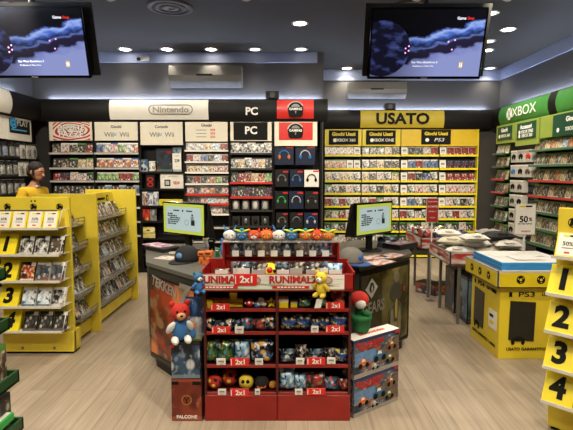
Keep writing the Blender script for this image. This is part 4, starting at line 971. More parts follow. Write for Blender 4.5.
PL = [(230, PW, PW, PB, 'horn', 'white plush head with blue pointed ears, leftmost on the red stand'), (242, PT, PB, PY, 'leaf', 'blue plush head under a lime brim, second from left on red stand'),
      (254, PR, PW, PR, 'cat', 'orange cat plush head with white muzzle, third from left on red stand'), (266.5, ORG, PO, PR, 'mane', 'orange plush head with red mane, fourth from left on red stand'),
      (279, PW, PW, PB, 'horn', 'white plush head with blue pointed ears, middle of the row'), (291.5, PT, PB, PY, 'leaf', 'blue plush head under a lime brim, sixth from left'),
      (305.5, PO, ORG, PY, 'leaf', 'amber plush head under a lime brim, third from right'), (316.8, PR, ORG, PR, 'mane', 'red maned orange plush head, second from right'), (328, PO, ORG, PY, 'leaf', 'amber plush head under a lime brim, rightmost of the row')]
for px, a, b, c, k, lab in PL: plush('plush_animal', px, 236, .042, a, b, c, k, lab, hy, hz)
# heap of plush animals and packs in the top tray
tb = zf0 + .009
heap = [(222, 'G', 'grey toy pack at left in the top tray'), (244, 'W', 'white boxed toy pack in the top tray under the cat head'), (259, 'K', 'pale grey toy bag in the top tray'), (270, 'Y', 'yellow and red plush ball in the top tray, left of centre'), (283, 'W', 'white plush pack in the top tray, centre'), (296, 'K', 'grey brown toy bag in the top tray'), (312, 'K', 'large grey toy bag in the top tray'), (325, 'W', 'white and blue toy pack in the top tray at right'), (335, 'B', 'pale blue toy pack at right end of the top tray')]
for i, (px, k, lab) in enumerate(heap):
    Y = ry + .1 + (i % 2) * .05; x = at(px, 270, Y).x
    t = thing('toy_pack', lab, 'toy', (x, Y, tb), 0, 'toys heaped in the top tray')
    if k == 'Y':
        sub('plush_ball', t, lambda mb: (mb.ell((0, 0, .065), (.065, .06, .065), YELB, 14, 10),)); sub('red_patch', t, lambda mb: mb.ell((.0, -.045, .09), (.022, .02, .022), REDB, 10, 6)); sub('eye', t, lambda mb: mb.ell((.03, -.05, .085), (.01, .01, .012), INK, 8, 6))
    else:
        mb = MB(); mb.pillow(.1, .135 if k != 'G' else .1, .08, TOYM[{'G': 1, 'W': 2, 'K': 1, 'B': 6}[k]], 7, .008, RND); mb.build('bag', t, rot=(-.25, 0, RND.uniform(-.3, .3)))
        sub('header_card', t, lambda mb: mb.box(-.04, .04, -.03, -.027, .06, .1, WHT if k != 'K' else LGR))
# goods on the four shelves, by column
def fabric_bag(px0, px1, py0, py1, m, lab, d=.1, Y=None, rz=0, group='toy bags on the red stand', header=None):
    Y = Y or ry + .07
    q_ = (px1 - px0) * .07; px0 -= q_; px1 += q_; py0 -= (py1 - py0) * .08
    zb = max([z + .0125 for z in zs if z + .0125 <= zz((py0 + py1) / 2, Y)] or [0])
    a, b = at(px0, py1, Y), at(px1, py0, Y)
    t = thing('toy_bag', lab, 'toy', ((a.x + b.x) / 2, Y, zb), rz, group)
    h = max(.05, b.z - zb)
    mb = MB(); mb.pillow(b.x - a.x, h, d, m, 8, .008, RND); mb.build('bag', t)
    if header is not None: sub('header_card', t, lambda mb: mb.box(-.035, .035, -d * .32, -d * .32 + .003, h * .78, h * .98, header))
    return t
# row 1: yellow surprise boxes, left
def ybox(px, py_bot, lab, s=.052, Y=ry + .07, z=None, top=YELB, front=mat('pale_box', 'C9BFA0', .5)):
    x = at(px, py_bot, Y).x
    t = thing('surprise_box', lab, 'box', (x, Y, z if z is not None else zs[3] + .0125), 0, 'small yellow boxes on the red stand')
    sub('carton', t, lambda mb: mb.box(-s / 2, s / 2, -s / 2, s / 2, 0, s, YEL, .003)); sub('lid', t, lambda mb: mb.box(-s / 2 - .001, s / 2 + .001, -s / 2 - .001, s / 2 + .001, s * .62, s + .001, top, .002)); return t
z0 = zs[3] + .0125
ybox(209.2, 309, 'tall yellow topped white box at left end of the first shelf', .056, front=WHT)
for i, px in enumerate((217.5, 225.5, 232.5, 239.5)): ybox(px, 309, 'yellow box %s from left behind the red tag on the first shelf' % ORD[i + 1], .046, Y=ry + .09)
ybox(233.5, 300, 'single yellow box stacked on top of the others, first shelf', .046, Y=ry + .09, z=z0 + .047)
def bally(px, r, m, lab, z, Y=ry + .07, extra=None, patch=None):
    x = at(px, 300, Y).x
    t = thing('plush_ball', lab, 'plush toy', (x, Y, z), 0, 'plush balls on the red stand')
    sub('ball', t, lambda mb: mb.ell((0, 0, r), (r, r, r), m, 16, 12))
    if patch: sub('patch', t, lambda mb: [mb.ell((r * .86 * math.sin(a) * c * math.cos(s_), -r * .86 * math.cos(a) * math.cos(s_), r + r * .86 * math.sin(s_)), (r * .3, r * .2, r * .3), pm, 10, 6) for a, c, s_, pm in patch])
    return t
bally(249.5, .03, REDB, 'small red ball with white patches on the first shelf', z0, patch=[(0, 1, .2, INKW), (1.0, 1, 0, INKW), (-1.0, 1, 0, INKW)])
t = thing('plush_cloud', 'small white and blue plush cloud on the first shelf', 'plush toy', (at(261, 305, ry + .07).x, ry + .07, z0))
sub('body', t, lambda mb: [mb.ell((dx, 0, .022 + dz), (q, .02, q), PW, 12, 8) for dx, dz, q in ((-.02, 0, .022), (.018, .002, .022), (0, .02, .022))]); sub('blue_patch', t, lambda mb: mb.ell((-.028, -.014, .014), (.014, .01, .013), PB, 8, 6))
t = thing('star_toy', 'small yellow star shaped toy at right end of the left first shelf', 'toy', (at(271.5, 305, ry + .07).x, ry + .07, z0))
sub('star', t, lambda mb: mb.slab([(.034 * (1 if k % 2 == 0 else .5) * math.cos(PI / 2 + k * PI / 5), .03 + .034 * (1 if k % 2 == 0 else .5) * math.sin(PI / 2 + k * PI / 5)) for k in range(10)], -.012, .012, YELB)); sub('eye', t, lambda mb: [mb.box(x - .003, x + .003, -.014, -.012, .028, .042, INK) for x in (-.007, .007)])
# row 1 right
ybox(283.5, 308, 'white lidded box with dotted side, left on the right first shelf', .062, front=WHT, top=WHT)
ybox(294, 308, 'low cream box beside the white lidded box', .042, top=mat('cream_lid', 'C8B98A', .5))
fabric_bag(299, 311, 297, 310, TOYM[5], 'green and white toy bag beside the cream box, right first shelf')
fabric_bag(317, 327, 294, 310, TOYM[5], 'dark green toy bag left of the red tag, right first shelf')
fabric_bag(331, 345, 293, 310, TOYM[7], 'red and green toy bag above the red tag, right first shelf')
# row 2
for i, (a, b, c, d, m, lab) in enumerate(((205, 215, 318, 333, 4, 'orange and blue bag leftmost on the left second shelf'), (215, 226, 320, 333, 0, 'black bag second from left on the left second shelf'), (226, 234, 319, 333, 4, 'orange topped bag right of the black bag, second shelf'), (234, 241, 320, 333, 2, 'pale blue bag above the white card, second shelf'), (242, 253, 316, 333, 8, 'red and white bag in the middle of the second shelf'), (253, 265, 319, 333, 7, 'red and cream bag right of the middle, second shelf'), (265, 277, 316, 333, 4, 'tilted orange and white bag at right end of the left second shelf'))):
    fabric_bag(a, b, c, d, TOYM[m], lab, header=None)
for i, (a, b, c, d, lab) in enumerate(((281.5, 296, 317, 333, 'blue and yellow toy bag leftmost on the right second shelf'), (297, 311, 315.5, 333, 'blue and yellow toy bag second on the right second shelf'), (311, 319, 319, 333, 'small blue and yellow bag above the white card'), (319, 329, 318, 333, 'blue yellow toy bag left of the red tag, right second shelf'), (330, 347, 314.5, 333, 'large blue and yellow bag at right end of the second shelf'))):
    fabric_bag(a, b, c, d, TOYM[3], lab)
# row 3
for i, (a, b, c, d, m, lab) in enumerate(((205, 217.5, 341, 366, 5, 'blue and green toy bag leftmost on the left third shelf'), (219, 233, 341, 366, 5, 'green topped toy bag second on the left third shelf'), (235.5, 249, 341, 366, 6, 'pale blue toy bag above the red tag, left third shelf'), (252, 273, 341, 366, 4, 'blue toy bag with orange claws at right of left third shelf'))):
    fabric_bag(a, b, c, d, TOYM[m], lab, header=CLEAR if 0 else None)
for i, (a, b, c, d, m, lab) in enumerate(((280, 295, 350, 366, 2, 'flat silver toy bag leftmost on the right third shelf'), (296, 306, 346, 366, 1, 'brown toy bag second on the right third shelf'), (307, 323, 350, 366, 2, 'grey and blue toy bag above the red tag, right third shelf'), (324, 334, 349, 366, 1, 'grey toy bag behind the white card, right third shelf'), (334, 348, 350, 366, 3, 'navy and yellow toy bag at right end of the third shelf'))):
    fabric_bag(a, b, c, d, TOYM[m], lab)
# row 4
z4 = zs[0] + .0125
PBK = mat('black_plush', '1B1918', .9); RP = mat('red_plush', 'B8281E', .85, var=.1, scale=50); YP2 = mat('yellow_plush', 'D9C03A', .85, var=.08, scale=50)
dots = [(-.6, 1, .35, YP2), (.25, 1, .5, PBK), (.0, 1, -.15, YP2), (.9, 1, .1, PBK), (-1.1, 1, -.1, PBK)]
bally(213.5, .05, RP, 'red plush ball with yellow and black spots, leftmost on bottom shelf', z4, patch=dots)
bally(229, .058, RP, 'larger red plush ball with spots beside the first, bottom shelf', z4, Y=ry + .12, patch=dots)
bally(245.5, .05, YP2, 'yellow plush ball above the red tag on the bottom shelf', z4, patch=[(-.35, 1, .3, INK), (.3, 1, .3, INK)])
bally(261.5, .047, PBK, 'black plush ball with an orange band on the bottom shelf', z4, patch=[(0, 1, -.5, ORG), (.5, 1, -.45, ORG), (-.5, 1, -.45, ORG)])
bally(272.5, .026, PO, 'small orange plush ball at right end of the left bottom shelf', z4)
for i, (a, b, c, d, m, lab) in enumerate(((279.5, 294, 369.5, 395, 6, 'large pale blue and white toy bag leftmost on the right bottom shelf'), (294.5, 306, 374, 395, 6, 'white and blue toy bag second on the right bottom shelf'), (307, 324, 373.5, 395, 7, 'red and white toy bag above the red tag, right bottom shelf'), (325, 338, 377, 395, 8, 'blue and red toy bag third from right bottom shelf'), (338.5, 348.5, 380, 395, 7, 'small red toy bag at right end of the bottom shelf'))):
    fabric_bag(a, b, c, d, TOYM[m], lab)
# 2x1 tags and white cards on the lips
def tag2(px0, px1, py0, py1, lab, Y=ry - .006):
    a, b = at(px0, py1, Y), at(px1, py0, Y); w, h = b.x - a.x, b.z - a.z
    t = thing('offer_tag', lab, 'price sign', ((a.x + b.x) / 2, Y, a.z), 0, 'red offer tags on the toy stand')
    sub('tag_plate', t, lambda mb: mb.box(-w / 2, w / 2, 0, .004, 0, h, mat('tag_red', 'D8271C', .4, var=.03), .0018)); ftext('2x1', h * .82, INKW, t, w * .06, -.001, h * .5, bold=.03); sub('small_print', t, lambda mb: mb.box(-w * .45, -w * .41, -.001, 0, h * .15, h * .85, INKW))
tag2(234, 257, 274, 285.5, 'red 2x1 tag on the white fascia of the top tray', ry - .04)
for a, b, c, d, l in ((210.5, 229.5, 303.5, 311, 'red 2x1 tag on the left first shelf under the fascia'), (211.5, 230.5, 326.5, 334, 'red 2x1 tag on the left second shelf'), (230, 249, 358, 366.5, 'red 2x1 tag on the left third shelf'), (230, 249, 388.8, 397, 'red 2x1 tag on the left bottom shelf'),
                      (325.5, 344.5, 302, 309.5, 'red 2x1 tag on the right first shelf'), (325.5, 344.5, 325.5, 333, 'red 2x1 tag on the right second shelf'), (306.5, 325.5, 357.5, 365.5, 'red 2x1 tag on the right third shelf'), (306.5, 325.5, 388.3, 395.5, 'red 2x1 tag on the right bottom shelf')): tag2(a, b, c, d, l)
def wcard(px0, px1, py0, py1, lab, Y=ry - .005):
    a, b = at(px0, py1, Y), at(px1, py0, Y)
    o = mobj('price_card', card_mesh(b.x - a.x, b.z - a.z)); o.location = ((a.x + b.x) / 2, Y, a.z); tag(o, lab, 'price card', 'white cards on the toy stand')
for a, b, c, d, l in ((235, 243.5, 326.5, 333.5, 'small white price card on the left second shelf'), (216.5, 225.5, 358.5, 365, 'white price card left of the tag, left third shelf'), (255, 263, 358.5, 365, 'white price card right of the tag, left third shelf'), (218, 226, 389, 395, 'white price card left of the tag, left bottom shelf'), (255, 260, 389, 395, 'white price card right of the tag, left bottom shelf'),
                      (311, 318.5, 326, 332.5, 'small white price card on the right second shelf'), (296, 304, 358, 364.5, 'white price card left of the tag, right third shelf'), (327, 335.5, 357.5, 364, 'white price card right of the tag, right third shelf'), (295, 302.5, 389, 395, 'white price card left of the tag, right bottom shelf')): wcard(a, b, c, d, l)
# teddies (generic soft toys)
def teddy(name, loc, s, rz, body, head, limb, snout, lab, tagcard=False):
    t = thing(name, lab, 'plush toy', loc, rz)
    sub('body', t, lambda mb: mb.ell((0, 0, .34 * s), (.24 * s, .2 * s, .34 * s), body, 14, 10))
    sub('head', t, lambda mb: mb.ell((0, -.03 * s, .82 * s), (.27 * s, .24 * s, .24 * s), head, 14, 10))
    sub('snout', t, lambda mb: (mb.ell((0, -.25 * s, .76 * s), (.13 * s, .1 * s, .1 * s), snout, 10, 8), mb.ell((0, -.345 * s, .79 * s), (.04 * s, .02 * s, .03 * s), INK, 8, 6)))
    for k in (-1, 1):
        sub('ear', t, lambda mb: mb.ell((k * .2 * s, 0, 1.04 * s), (.09 * s, .05 * s, .09 * s), head, 10, 8)); sub('eye', t, lambda mb: mb.ell((k * .1 * s, -.245 * s, .88 * s), (.03 * s, .02 * s, .035 * s), INK, 8, 6))
        sub('arm', t, lambda mb: mb.ell((k * .26 * s, -.08 * s, .42 * s), (.09 * s, .1 * s, .22 * s), limb, 10, 8, Euler((.5, k * -.5, 0))))
        sub('leg', t, lambda mb: mb.ell((k * .17 * s, -.22 * s, .1 * s), (.1 * s, .24 * s, .1 * s), limb, 10, 8))
    if tagcard: sub('paper_tag', t, lambda mb: mb.hexa([(-.18 * s, -.3 * s, -.45 * s), (.1 * s, -.3 * s, -.4 * s), (.1 * s, -.29 * s, -.4 * s), (-.18 * s, -.29 * s, -.45 * s), (-.08 * s, -.3 * s, -.05 * s), (.2 * s, -.3 * s, -.0 * s), (.2 * s, -.29 * s, -.0 * s), (-.08 * s, -.29 * s, -.05 * s)], WHT))
    return t
p = at(321, 296, ry - .05)
teddy('teddy_bear', (p.x, p.y - .03, p.z + .005), .145, -.5, YP2, YP2, mat('yellow_plush_dark', 'C9AE2E', .85), PW, 'yellow teddy bear hanging over the fascia with a white paper tag', True)
p = at(202, 292, ry - .02)
teddy('teddy_bear', (p.x - .02, p.y - .02, p.z), .12, .6, PB, PT, PB, PW, 'small blue and white plush hanging at left end of the fascia')

# ------------------------------------------------------------------ cartons left of the red stand
bl0, bl1 = fl(172, 421).x, fl(204, 421).x
zb1 = zz(378.5, ry); zb2 = zz(342.5, ry)
cw = bl1 - bl0 - .012
def carton(lab, cxy, z, w, d, h, rz, A, seed, extra=None, scale=1.8, band=None, sides=BLK):
    t = thing('game_carton', lab, 'box', (cxy[0], cxy[1], z), rz)
    m = art('carton_%s_%s' % (A[0], seed), *A, band or A[0], seed, scale, .93, 0, .1)
    mb = MB(); mb.box(-w / 2, w / 2, 0, d, 0, h, sides, .003); mb.quad((-w * .49, -.001, h * .01), (w * .49, -.001, h * .01), (w * .49, -.001, h * .99), (-w * .49, -.001, h * .99), m)
    mb.quad((-w / 2 - .001, d * .97, h * .02), (-w / 2 - .001, d * .03, h * .02), (-w / 2 - .001, d * .03, h * .98), (-w / 2 - .001, d * .97, h * .98), m)
    mb.quad((w / 2 + .001, d * .03, h * .02), (w / 2 + .001, d * .97, h * .02), (w / 2 + .001, d * .97, h * .98), (w / 2 + .001, d * .03, h * .98), m)
    mb.build('carton', t); return t
c1 = carton('rusty red carton with a round gold emblem, bottom left of the toy stand', ((bl0 + bl1) / 2 - .006, ry), 0, cw, .2, zb1 - .001, 0, ('6E2416', '8E3A22', '5A1A12', 'A8583A'), 2.2, band='9A4228', scale=1.2)
h1 = zb1
em = sub('round_emblem', c1, lambda mb: (mb.disc((0, -.003, h1 * .5), .034, mat('old_gold', 'B8742C', .5), 20), mb.disc((0, -.004, h1 * .5), .027, mat('rust_dark', '7A3A1C', .5), 20)))
sub('emblem_mark', em, lambda mb: (mb.box(-.003, .003, -.006, -.004, h1 * .5 - .022, h1 * .5 + .004, INK), [mb.hexa([(-.003, -.006, h1 * .5), (.003, -.006, h1 * .5), (.003, -.004, h1 * .5), (-.003, -.004, h1 * .5), (s * .018 - .003, -.006, h1 * .5 + .02), (s * .018 + .003, -.006, h1 * .5 + .02), (s * .018 + .003, -.004, h1 * .5 + .02), (s * .018 - .003, -.004, h1 * .5 + .02)], INK) for s in (-1, 1)]))
ftext('FALCONE', .03, INKW, c1, 0, -.003, h1 * .1, bold=.03)
sub('corner_label', c1, lambda mb: (mb.box(-cw * .48, -cw * .26, -.003, 0, h1 * .86, h1 * .93, INK), mb.box(cw * .2, cw * .48, -.003, 0, h1 * .85, h1 * .93, INK)))
c2 = carton('dark blue carton with pale figure print, middle of the left stack', ((bl0 + bl1) / 2 - .008, ry), zb1, cw - .01, .2, zb2 - zb1 - .001, 0, ('131A24', '34506C', 'CDD4D6', '7E8E9C'), 6.5, scale=1.9)
sub('red_corner', c2, lambda mb: mb.disc((-cw * .42, -.003, (zb2 - zb1) * .9), .012, INKR, 12))
# soft toy in front of its clear pack on top of that stack
tp = thing('toy_package', 'clear toy package with printed card behind the red capped bear', 'toy', ((bl0 + bl1) / 2 + .035, ry + .04, zb2))
sub('backing_card', tp, lambda mb: mb.quad((-.06, .06, 0), (.06, .06, 0), (.06, .06, .27), (-.06, .06, .27), art('pack_card', '22406E', '1B2A48', '3A64A0', 'B0C0D0', '22406E', 4.4, 1.6, .95)))
sub('clear_bubble', tp, lambda mb: mb.box(-.052, .05, -.005, .055, .0, .14, CLEAR, .01)); sub('small_figure_print', tp, lambda mb: (mb.ell((0, -.006, .05), (.022, .006, .035), PB, 10, 8), mb.ell((0, -.007, .1), (.02, .006, .02), ORG, 10, 8)))
sub('base_tray', tp, lambda mb: mb.box(-.055, .055, -.01, .06, 0, .012, mat('moss_tray', '5E6A3A', .5)))
teddy('teddy_bear', ((bl0 + bl1) / 2 - .045, ry + .03, zb2), .235, .35, PB, RP, PW, mat('tan_plush', 'C89A6E', .9), 'red headed bear with blue body on top of the left carton stack')

# ------------------------------------------------------------------ cartons right of the stand
br0, br1 = fl(353, 418.5), fl(398, 400)
ang = math.atan2(br1.y - br0.y, br1.x - br0.x); bw = (br1 - br0).length
n_ = Vector((-math.sin(ang), math.cos(ang), 0))
mid = (br0 + br1) / 2
hb = (zz(341, br0.y)) / 2
BXA = ('1E2630', '46586C', 'A05A34', 'A8A298')
for i in range(2):
    t = carton(('lower', 'upper')[i] + ' of two dark vehicle game cartons right of the toy stand', (mid.x + n_.x * .0, mid.y), hb * i, bw, .11, hb - .001, ang, BXA, 8.1, scale=5, band='1E2A5A', sides=mat('carton_side', '3A3C44', .5))
    ftext('SKYLANDERS', .042, INKR, t, -bw * .16, -.003, hb * .83, bold=.03); ftext('SUPERCHARGERS', .024, INKR, t, -bw * .16, -.003, hb * .72, bold=.03); sub('red_corner', t, lambda mb: mb.box(bw * .4, bw * .48, -.003, 0, hb * .9, hb * .97, INKR))
    sub('sky_print', t, lambda mb: mb.face([(-bw * .48, -.002, hb * .3), (bw * .0, -.002, hb * .34), (-bw * .05, -.002, hb * .66), (-bw * .48, -.002, hb * .66)], mat('print_sky', '5E86B0', .45, var=.25, scale=30)))
    sub('rock_print', t, lambda mb: mb.face([(bw * .02, -.002, hb * .2), (bw * .48, -.002, hb * .2), (bw * .48, -.002, hb * .8), (bw * .3, -.002, hb * .72), (bw * .12, -.002, hb * .62)], mat('print_rock', '6A5648', .45, var=.4, scale=40)))
    for vx, vz, s_, m_ in ((-.3, .3, .9, ORG), (.05, .36, 1.1, PT), (.32, .56, .8, mat('print_brown', '9A5A36', .5)), (.28, .22, .8, mat('print_olive', '6E6E3E', .5)), (-.05, .14, .6, LGR)):
        q = bw * .13 * s_
        vp = sub('vehicle_print', t, lambda mb: mb.face([(bw * vx + a * q, -.004, hb * vz + b * q) for a, b in ((-1, 0), (1, -.1), (1.1, .35), (.45, .5), (.2, .95), (-.4, 1.0), (-.6, .5), (-1.05, .4))], m_))
        sub('wheel_print', vp, lambda mb: [mb.disc((bw * vx + a * q, -.006, hb * vz + .0), q * .34, INK, 12) for a in (-.6, .6)]); sub('window_print', vp, lambda mb: mb.face([(bw * vx + a * q, -.006, hb * vz + b * q) for a, b in ((-.4, .5), (.3, .5), (.12, .85), (-.3, .88))], WHT))
    top = sub('white_top', t, lambda mb: mb.box(-bw / 2, bw / 2, .0, .11, hb - .001, hb, WHT))
    if i: text('SKYLANDERS', .04, INKR, t, Matrix.Translation((0, .055, hb + .001)), bold=.03)
# green and red soft toy on the counter side
p = at(360, 331, 3.1)
gt = thing('plush_flower', 'green plush pot with a red and white round flower head beside the toy stand', 'plush toy', (p.x, 3.06, hb * 2), -.5)
GP = mat('green_plush', '1F6A36', .85, var=.1, scale=40)
sub('pot', gt, lambda mb: mb.lathe([(.045, 0), (.06, .03), (.066, .09), (.072, .092), (.072, .12), (.05, .122)], (0, 0, 0), GP, 18))
sub('stem', gt, lambda mb: mb.cyl((-.01, 0, .1), (-.03, 0, .19), .03, .025, GP, 10))
sub('flower_head', gt, lambda mb: mb.ell((-.015, 0, .225), (.066, .06, .055), RP, 16, 10)); sub('flower_face', gt, lambda mb: mb.ell((.005, -.035, .205), (.04, .03, .035), PW, 12, 8)); sub('leaf', gt, lambda mb: mb.ell((.045, -.02, .14), (.035, .015, .02), GP, 10, 6))
# ------------------------------------------------------------------ dark octagonal counters
TOPM = mat('counter_top', '5C5A53', .4, var=.06, scale=5); BODY = mat('counter_body', '33322D', .45, var=.08); PLN = mat('counter_plinth', '1E1D1A', .5)
HCN = .88
def inset(P, d):
    c = Vector((sum(p[0] for p in P) / len(P), sum(p[1] for p in P) / len(P)))
    return [tuple(Vector(p) + (c - Vector(p)).normalized() * d) for p in P]
def face_matrix(a, b):      # local frame on a vertical face from a to b (x along, y into the body)
    a, b = Vector((*a, 0)), Vector((*b, 0)); d = (b - a).normalized()
    return Matrix.Translation(a) @ Matrix.Rotation(math.atan2(d.y, d.x), 4, 'Z'), (b - a).length
def counter(P, lab, faces):
    t = thing('octagonal_counter', lab, 'counter', (P[0][0], P[0][1], 0))
    Q = [(p[0] - P[0][0], p[1] - P[0][1]) for p in P]
    sub('worktop', t, lambda mb: mb.prism(Q, HCN - .03, HCN, TOPM)); B = inset(Q, .02)
    sub('body', t, lambda mb: mb.prism(B, .1, HCN - .03, BODY)); sub('plinth', t, lambda mb: mb.prism(inset(Q, .07), 0, .1, PLN))
    out = []
    for i, j in faces:
        M, L = face_matrix(B[i], B[j]); out.append((M, L))
    return t, out
LP = [(-.616, 3.137), (-.40, 3.36), (-.38, 4.05), (-.85, 4.62), (-1.42, 4.62), (-1.128, 3.67)]
lc, fm = counter(LP, 'dark octagonal counter left of the toy stand with an orange fighting poster', [(5, 0)])
M, L = fm[0]
mb = MB(); mb.T = M; mb.box(.02, L - .02, -.008, 0, .14, HCN - .1, INK, .002)
mb.quad((.03, -.009, .15), (L - .03, -.009, .15), (L - .03, -.009, HCN - .11), (.03, -.009, HCN - .11), art('poster_fire', '3A140E', 'A03A1A', 'D8804A', '8A6A4A', '3A2018', 3.9, 1.9, 1.1, 0, -1, .25)); po = mb.build('poster', lc)
text('TEKKEN', .105, mat('chrome_ink', 'B8B4AC', .3, metal=.6), po, M @ Matrix.Translation((L * .36, -.012, .725)) @ FRONT @ Matrix.Rotation(-.12, 4, 'Z'), bold=.03, shear=.15)
text('7', .24, mat('chrome_ink', 'B8B4AC'), po, M @ Matrix.Translation((L * .74, -.013, .70)) @ FRONT, bold=.03, shear=.2, sx=1.3)
RP_ = [(.434, 3.712), (.563, 3.549), (1.119, 4.084), (1.2, 4.75), (.75, 4.9), (.35, 4.45)]
rc, fm = counter(RP_, 'dark octagonal counter right of the toy stand with an olive robot poster', [(1, 2)])
M, L = fm[0]
mb = MB(); mb.T = M; mb.box(.0, L - .0, -.006, 0, .12, HCN - .06, INK, .002)
mb.quad((L * .42, -.008, .14), (L - .03, -.008, .14), (L - .03, -.008, HCN - .1), (L * .42, -.008, HCN - .1), art('poster_olive', '2E2B1C', '5E5634', '8A7E4A', '4A4630', '3A2018', 7.9, 1.5, 1.1, 0, -1, .25))
mb.quad((.02, -.008, .14), (L * .42, -.008, .14), (L * .42, -.008, HCN - .1), (.02, -.008, HCN - .1), art('poster_dark', '1A1814', '24211B', '2E2A22', '3A3428', '1A1814', 5.9, 1.5, 1.1, 0, -1, .25)); po = mb.build('poster', rc)
text('GEARS', .13, mat('dim_ink', '6E6A60', .4), po, M @ Matrix.Translation((L * .25, -.012, .5)) @ FRONT, bold=.03, sx=.8)
mb = MB(); mb.T = M
dx, dz, q = L * .21, .665, .085
mb.face([(dx - q, -.012, dz), (dx, -.012, dz - q), (dx + q, -.012, dz), (dx, -.012, dz + q)], mat('pale_print', 'A8A69C', .4))
mb.face([(dx - q * .2, -.014, dz + q * .55), (dx - q * .42, -.014, dz), (dx - q * .2, -.014, dz - q * .4), (dx + q * .2, -.014, dz - q * .4), (dx + q * .42, -.014, dz), (dx + q * .2, -.014, dz + q * .55)], INK)
mb.face([(dx, -.016, dz + q * .35), (dx - q * .16, -.016, dz), (dx, -.016, dz - q * .5), (dx + q * .16, -.016, dz)], mat('pale_print', 'A8A69C')); mb.build('diamond_emblem', po)
mb = MB(); mb.T = M
PCL = mat('print_metal', '6E6A52', .5); PDK = mat('print_dark_metal', '3E3C34', .5)
for c, r_, m in (((L * .7, -.01, .7), (.05, .004, .05), PCL), ((L * .7, -.01, .57), (.1, .004, .09), PDK), ((L * .7, -.01, .40), (.11, .004, .09), PDK), ((L * .62, -.012, .3), (.03, .004, .14), PCL), ((L * .77, -.012, .3), (.03, .004, .14), PCL), ((L * .7, -.014, .42), (.02, .004, .09), mat('print_yellow', '9A8A2E', .5)), ((L * .86, -.012, .58), (.02, .004, .03), mat('print_red', '8A3428', .5))): mb.ell(c, r_, m, 12, 8)
mb.build('robot_print', po)
# kiosk monitors
SCRL = mat('screen_lime', 'A6B548', .4, emit=.6, var=.02); SCRB = mat('screen_pale_blue', '9DB2B8', .4, emit=.6, var=.02); SCRI = mat('screen_ink', '1C2622', .5)
def monitor(pa, pb, ztop, zbot, deep, side, lab, basez=HCN):
    a, b = Vector((*pa, 0)), Vector((*pb, 0)); d = (b - a).normalized(); w = (b - a).length; h = ztop - zbot
    c = (a + b) / 2
    t = thing('kiosk_monitor', lab, 'monitor', (c.x, c.y, basez), math.atan2(d.y, d.x))
    z0 = zbot - basez; z1 = ztop - basez
    def hous(mb):
        mb.box(-w / 2, w / 2, 0, .03, z0, z1, BLKG, .004)
        mb.hexa([(-w / 2 + .01, .03, z0), (w / 2 - .01, .03, z0), (w / 2 - .02, deep, z0 - .01), (-w / 2 + .02, deep, z0 - .01), (-w / 2 + .01, .03, z1 - .005), (w / 2 - .01, .03, z1 - .005), (w / 2 - .05, deep * .75, z1 - .02), (-w / 2 + .05, deep * .75, z1 - .02)], BLK)
    sub('housing', t, hous)
    s = sub('screen', t, lambda mb: mb.box(-w / 2 + .018, w / 2 - .018, -.003, 0, z0 + .018, z1 - .018, SCRL))
    pw, ph = w / 2 - .05, h / 2 - .045; zc = (z0 + z1) / 2
    pts = []
    r = .025
    for cxx, czz, a0 in ((pw - r, ph - r, 0), (-pw + r, ph - r, PI / 2), (-pw + r, -ph + r, PI), (pw - r, -ph + r, 1.5 * PI)):
        for k in range(5): pts.append((cxx + r * math.cos(a0 + k * PI / 8), -.004, zc + czz + r * math.sin(a0 + k * PI / 8)))
    pnl = sub('screen_panel', s, lambda mb: mb.face(pts, SCRB))
    sub('heading_mark', s, lambda mb: mb.disc((0, -.006, zc + ph * .68), h * .035, SCRI, 12))
    for x0, x1 in ((-.22, -.08), (.08, .22)): sub('heading_word', s, lambda mb: mb.box(x0 * w, x1 * w, -.006, -.005, zc + ph * .64, zc + ph * .74, SCRI))
    for k, (l, o_) in enumerate(((.12, 0), (.22, .0), (.25, .05), (.28, .0), (.25, .0), (.2, 0))):
        def line(mb):
            zz0 = zc + ph * (.34 - k * .17); q = 0; xx0 = -.36 * w + o_ * w
            while q < l:
                ln = .035 + .02 * ((k + int(q * 50)) % 3); mb.box(xx0 + q * w, xx0 + min(l, q + ln) * w, -.006, -.005, zz0, zz0 + ph * .1, SCRI); q += ln + .012
        sub('text_line', s, line)
    x = w * .22
    sub('clerk_print', s, lambda mb: (mb.disc((x, -.006, zc + ph * .36), h * .035, SCRI, 12), mb.box(x - w * .035, x + w * .03, -.006, -.005, zc - ph * .05, zc + ph * .24, mat('screen_grey', '6E8A86', .5, emit=.3)), mb.box(x - w * .03, x + w * .05, -.006, -.005, zc - ph * .5, zc - ph * .05, SCRI)))
    def ring(mb):
        for k in range(14):
            a0, a1 = k * 2 * PI / 14, (k + 1) * 2 * PI / 14; px = x - w * .13; pz = zc - ph * .28; R1, R2 = h * .085, h * .075
            mb.face([(px + R1 * math.cos(a0), -.006, pz + R1 * math.sin(a0)), (px + R1 * math.cos(a1), -.006, pz + R1 * math.sin(a1)), (px + R2 * math.cos(a1), -.006, pz + R2 * math.sin(a1)), (px + R2 * math.cos(a0), -.006, pz + R2 * math.sin(a0))], SCRI)
    sub('sack_print', s, ring)
    sub('stand_post', t, lambda mb: mb.box(-.03, .03, .04, .08, .012, z0 + .05, BLK, .004)); sub('stand_base', t, lambda mb: mb.lathe([(.12, 0), (.11, .012), (.04, .02)], (0, .06, 0), BLK, 18))
    return t
monitor((-1.144, 4.26), (-.692, 3.93), 1.335, 1.035, .14, 1, 'black kiosk monitor with lime framed screen on the left counter')
monitor((.6, 4.0), (.997, 4.35), 1.33, 1.03, .14, -1, 'black kiosk monitor with lime framed screen on the right counter')
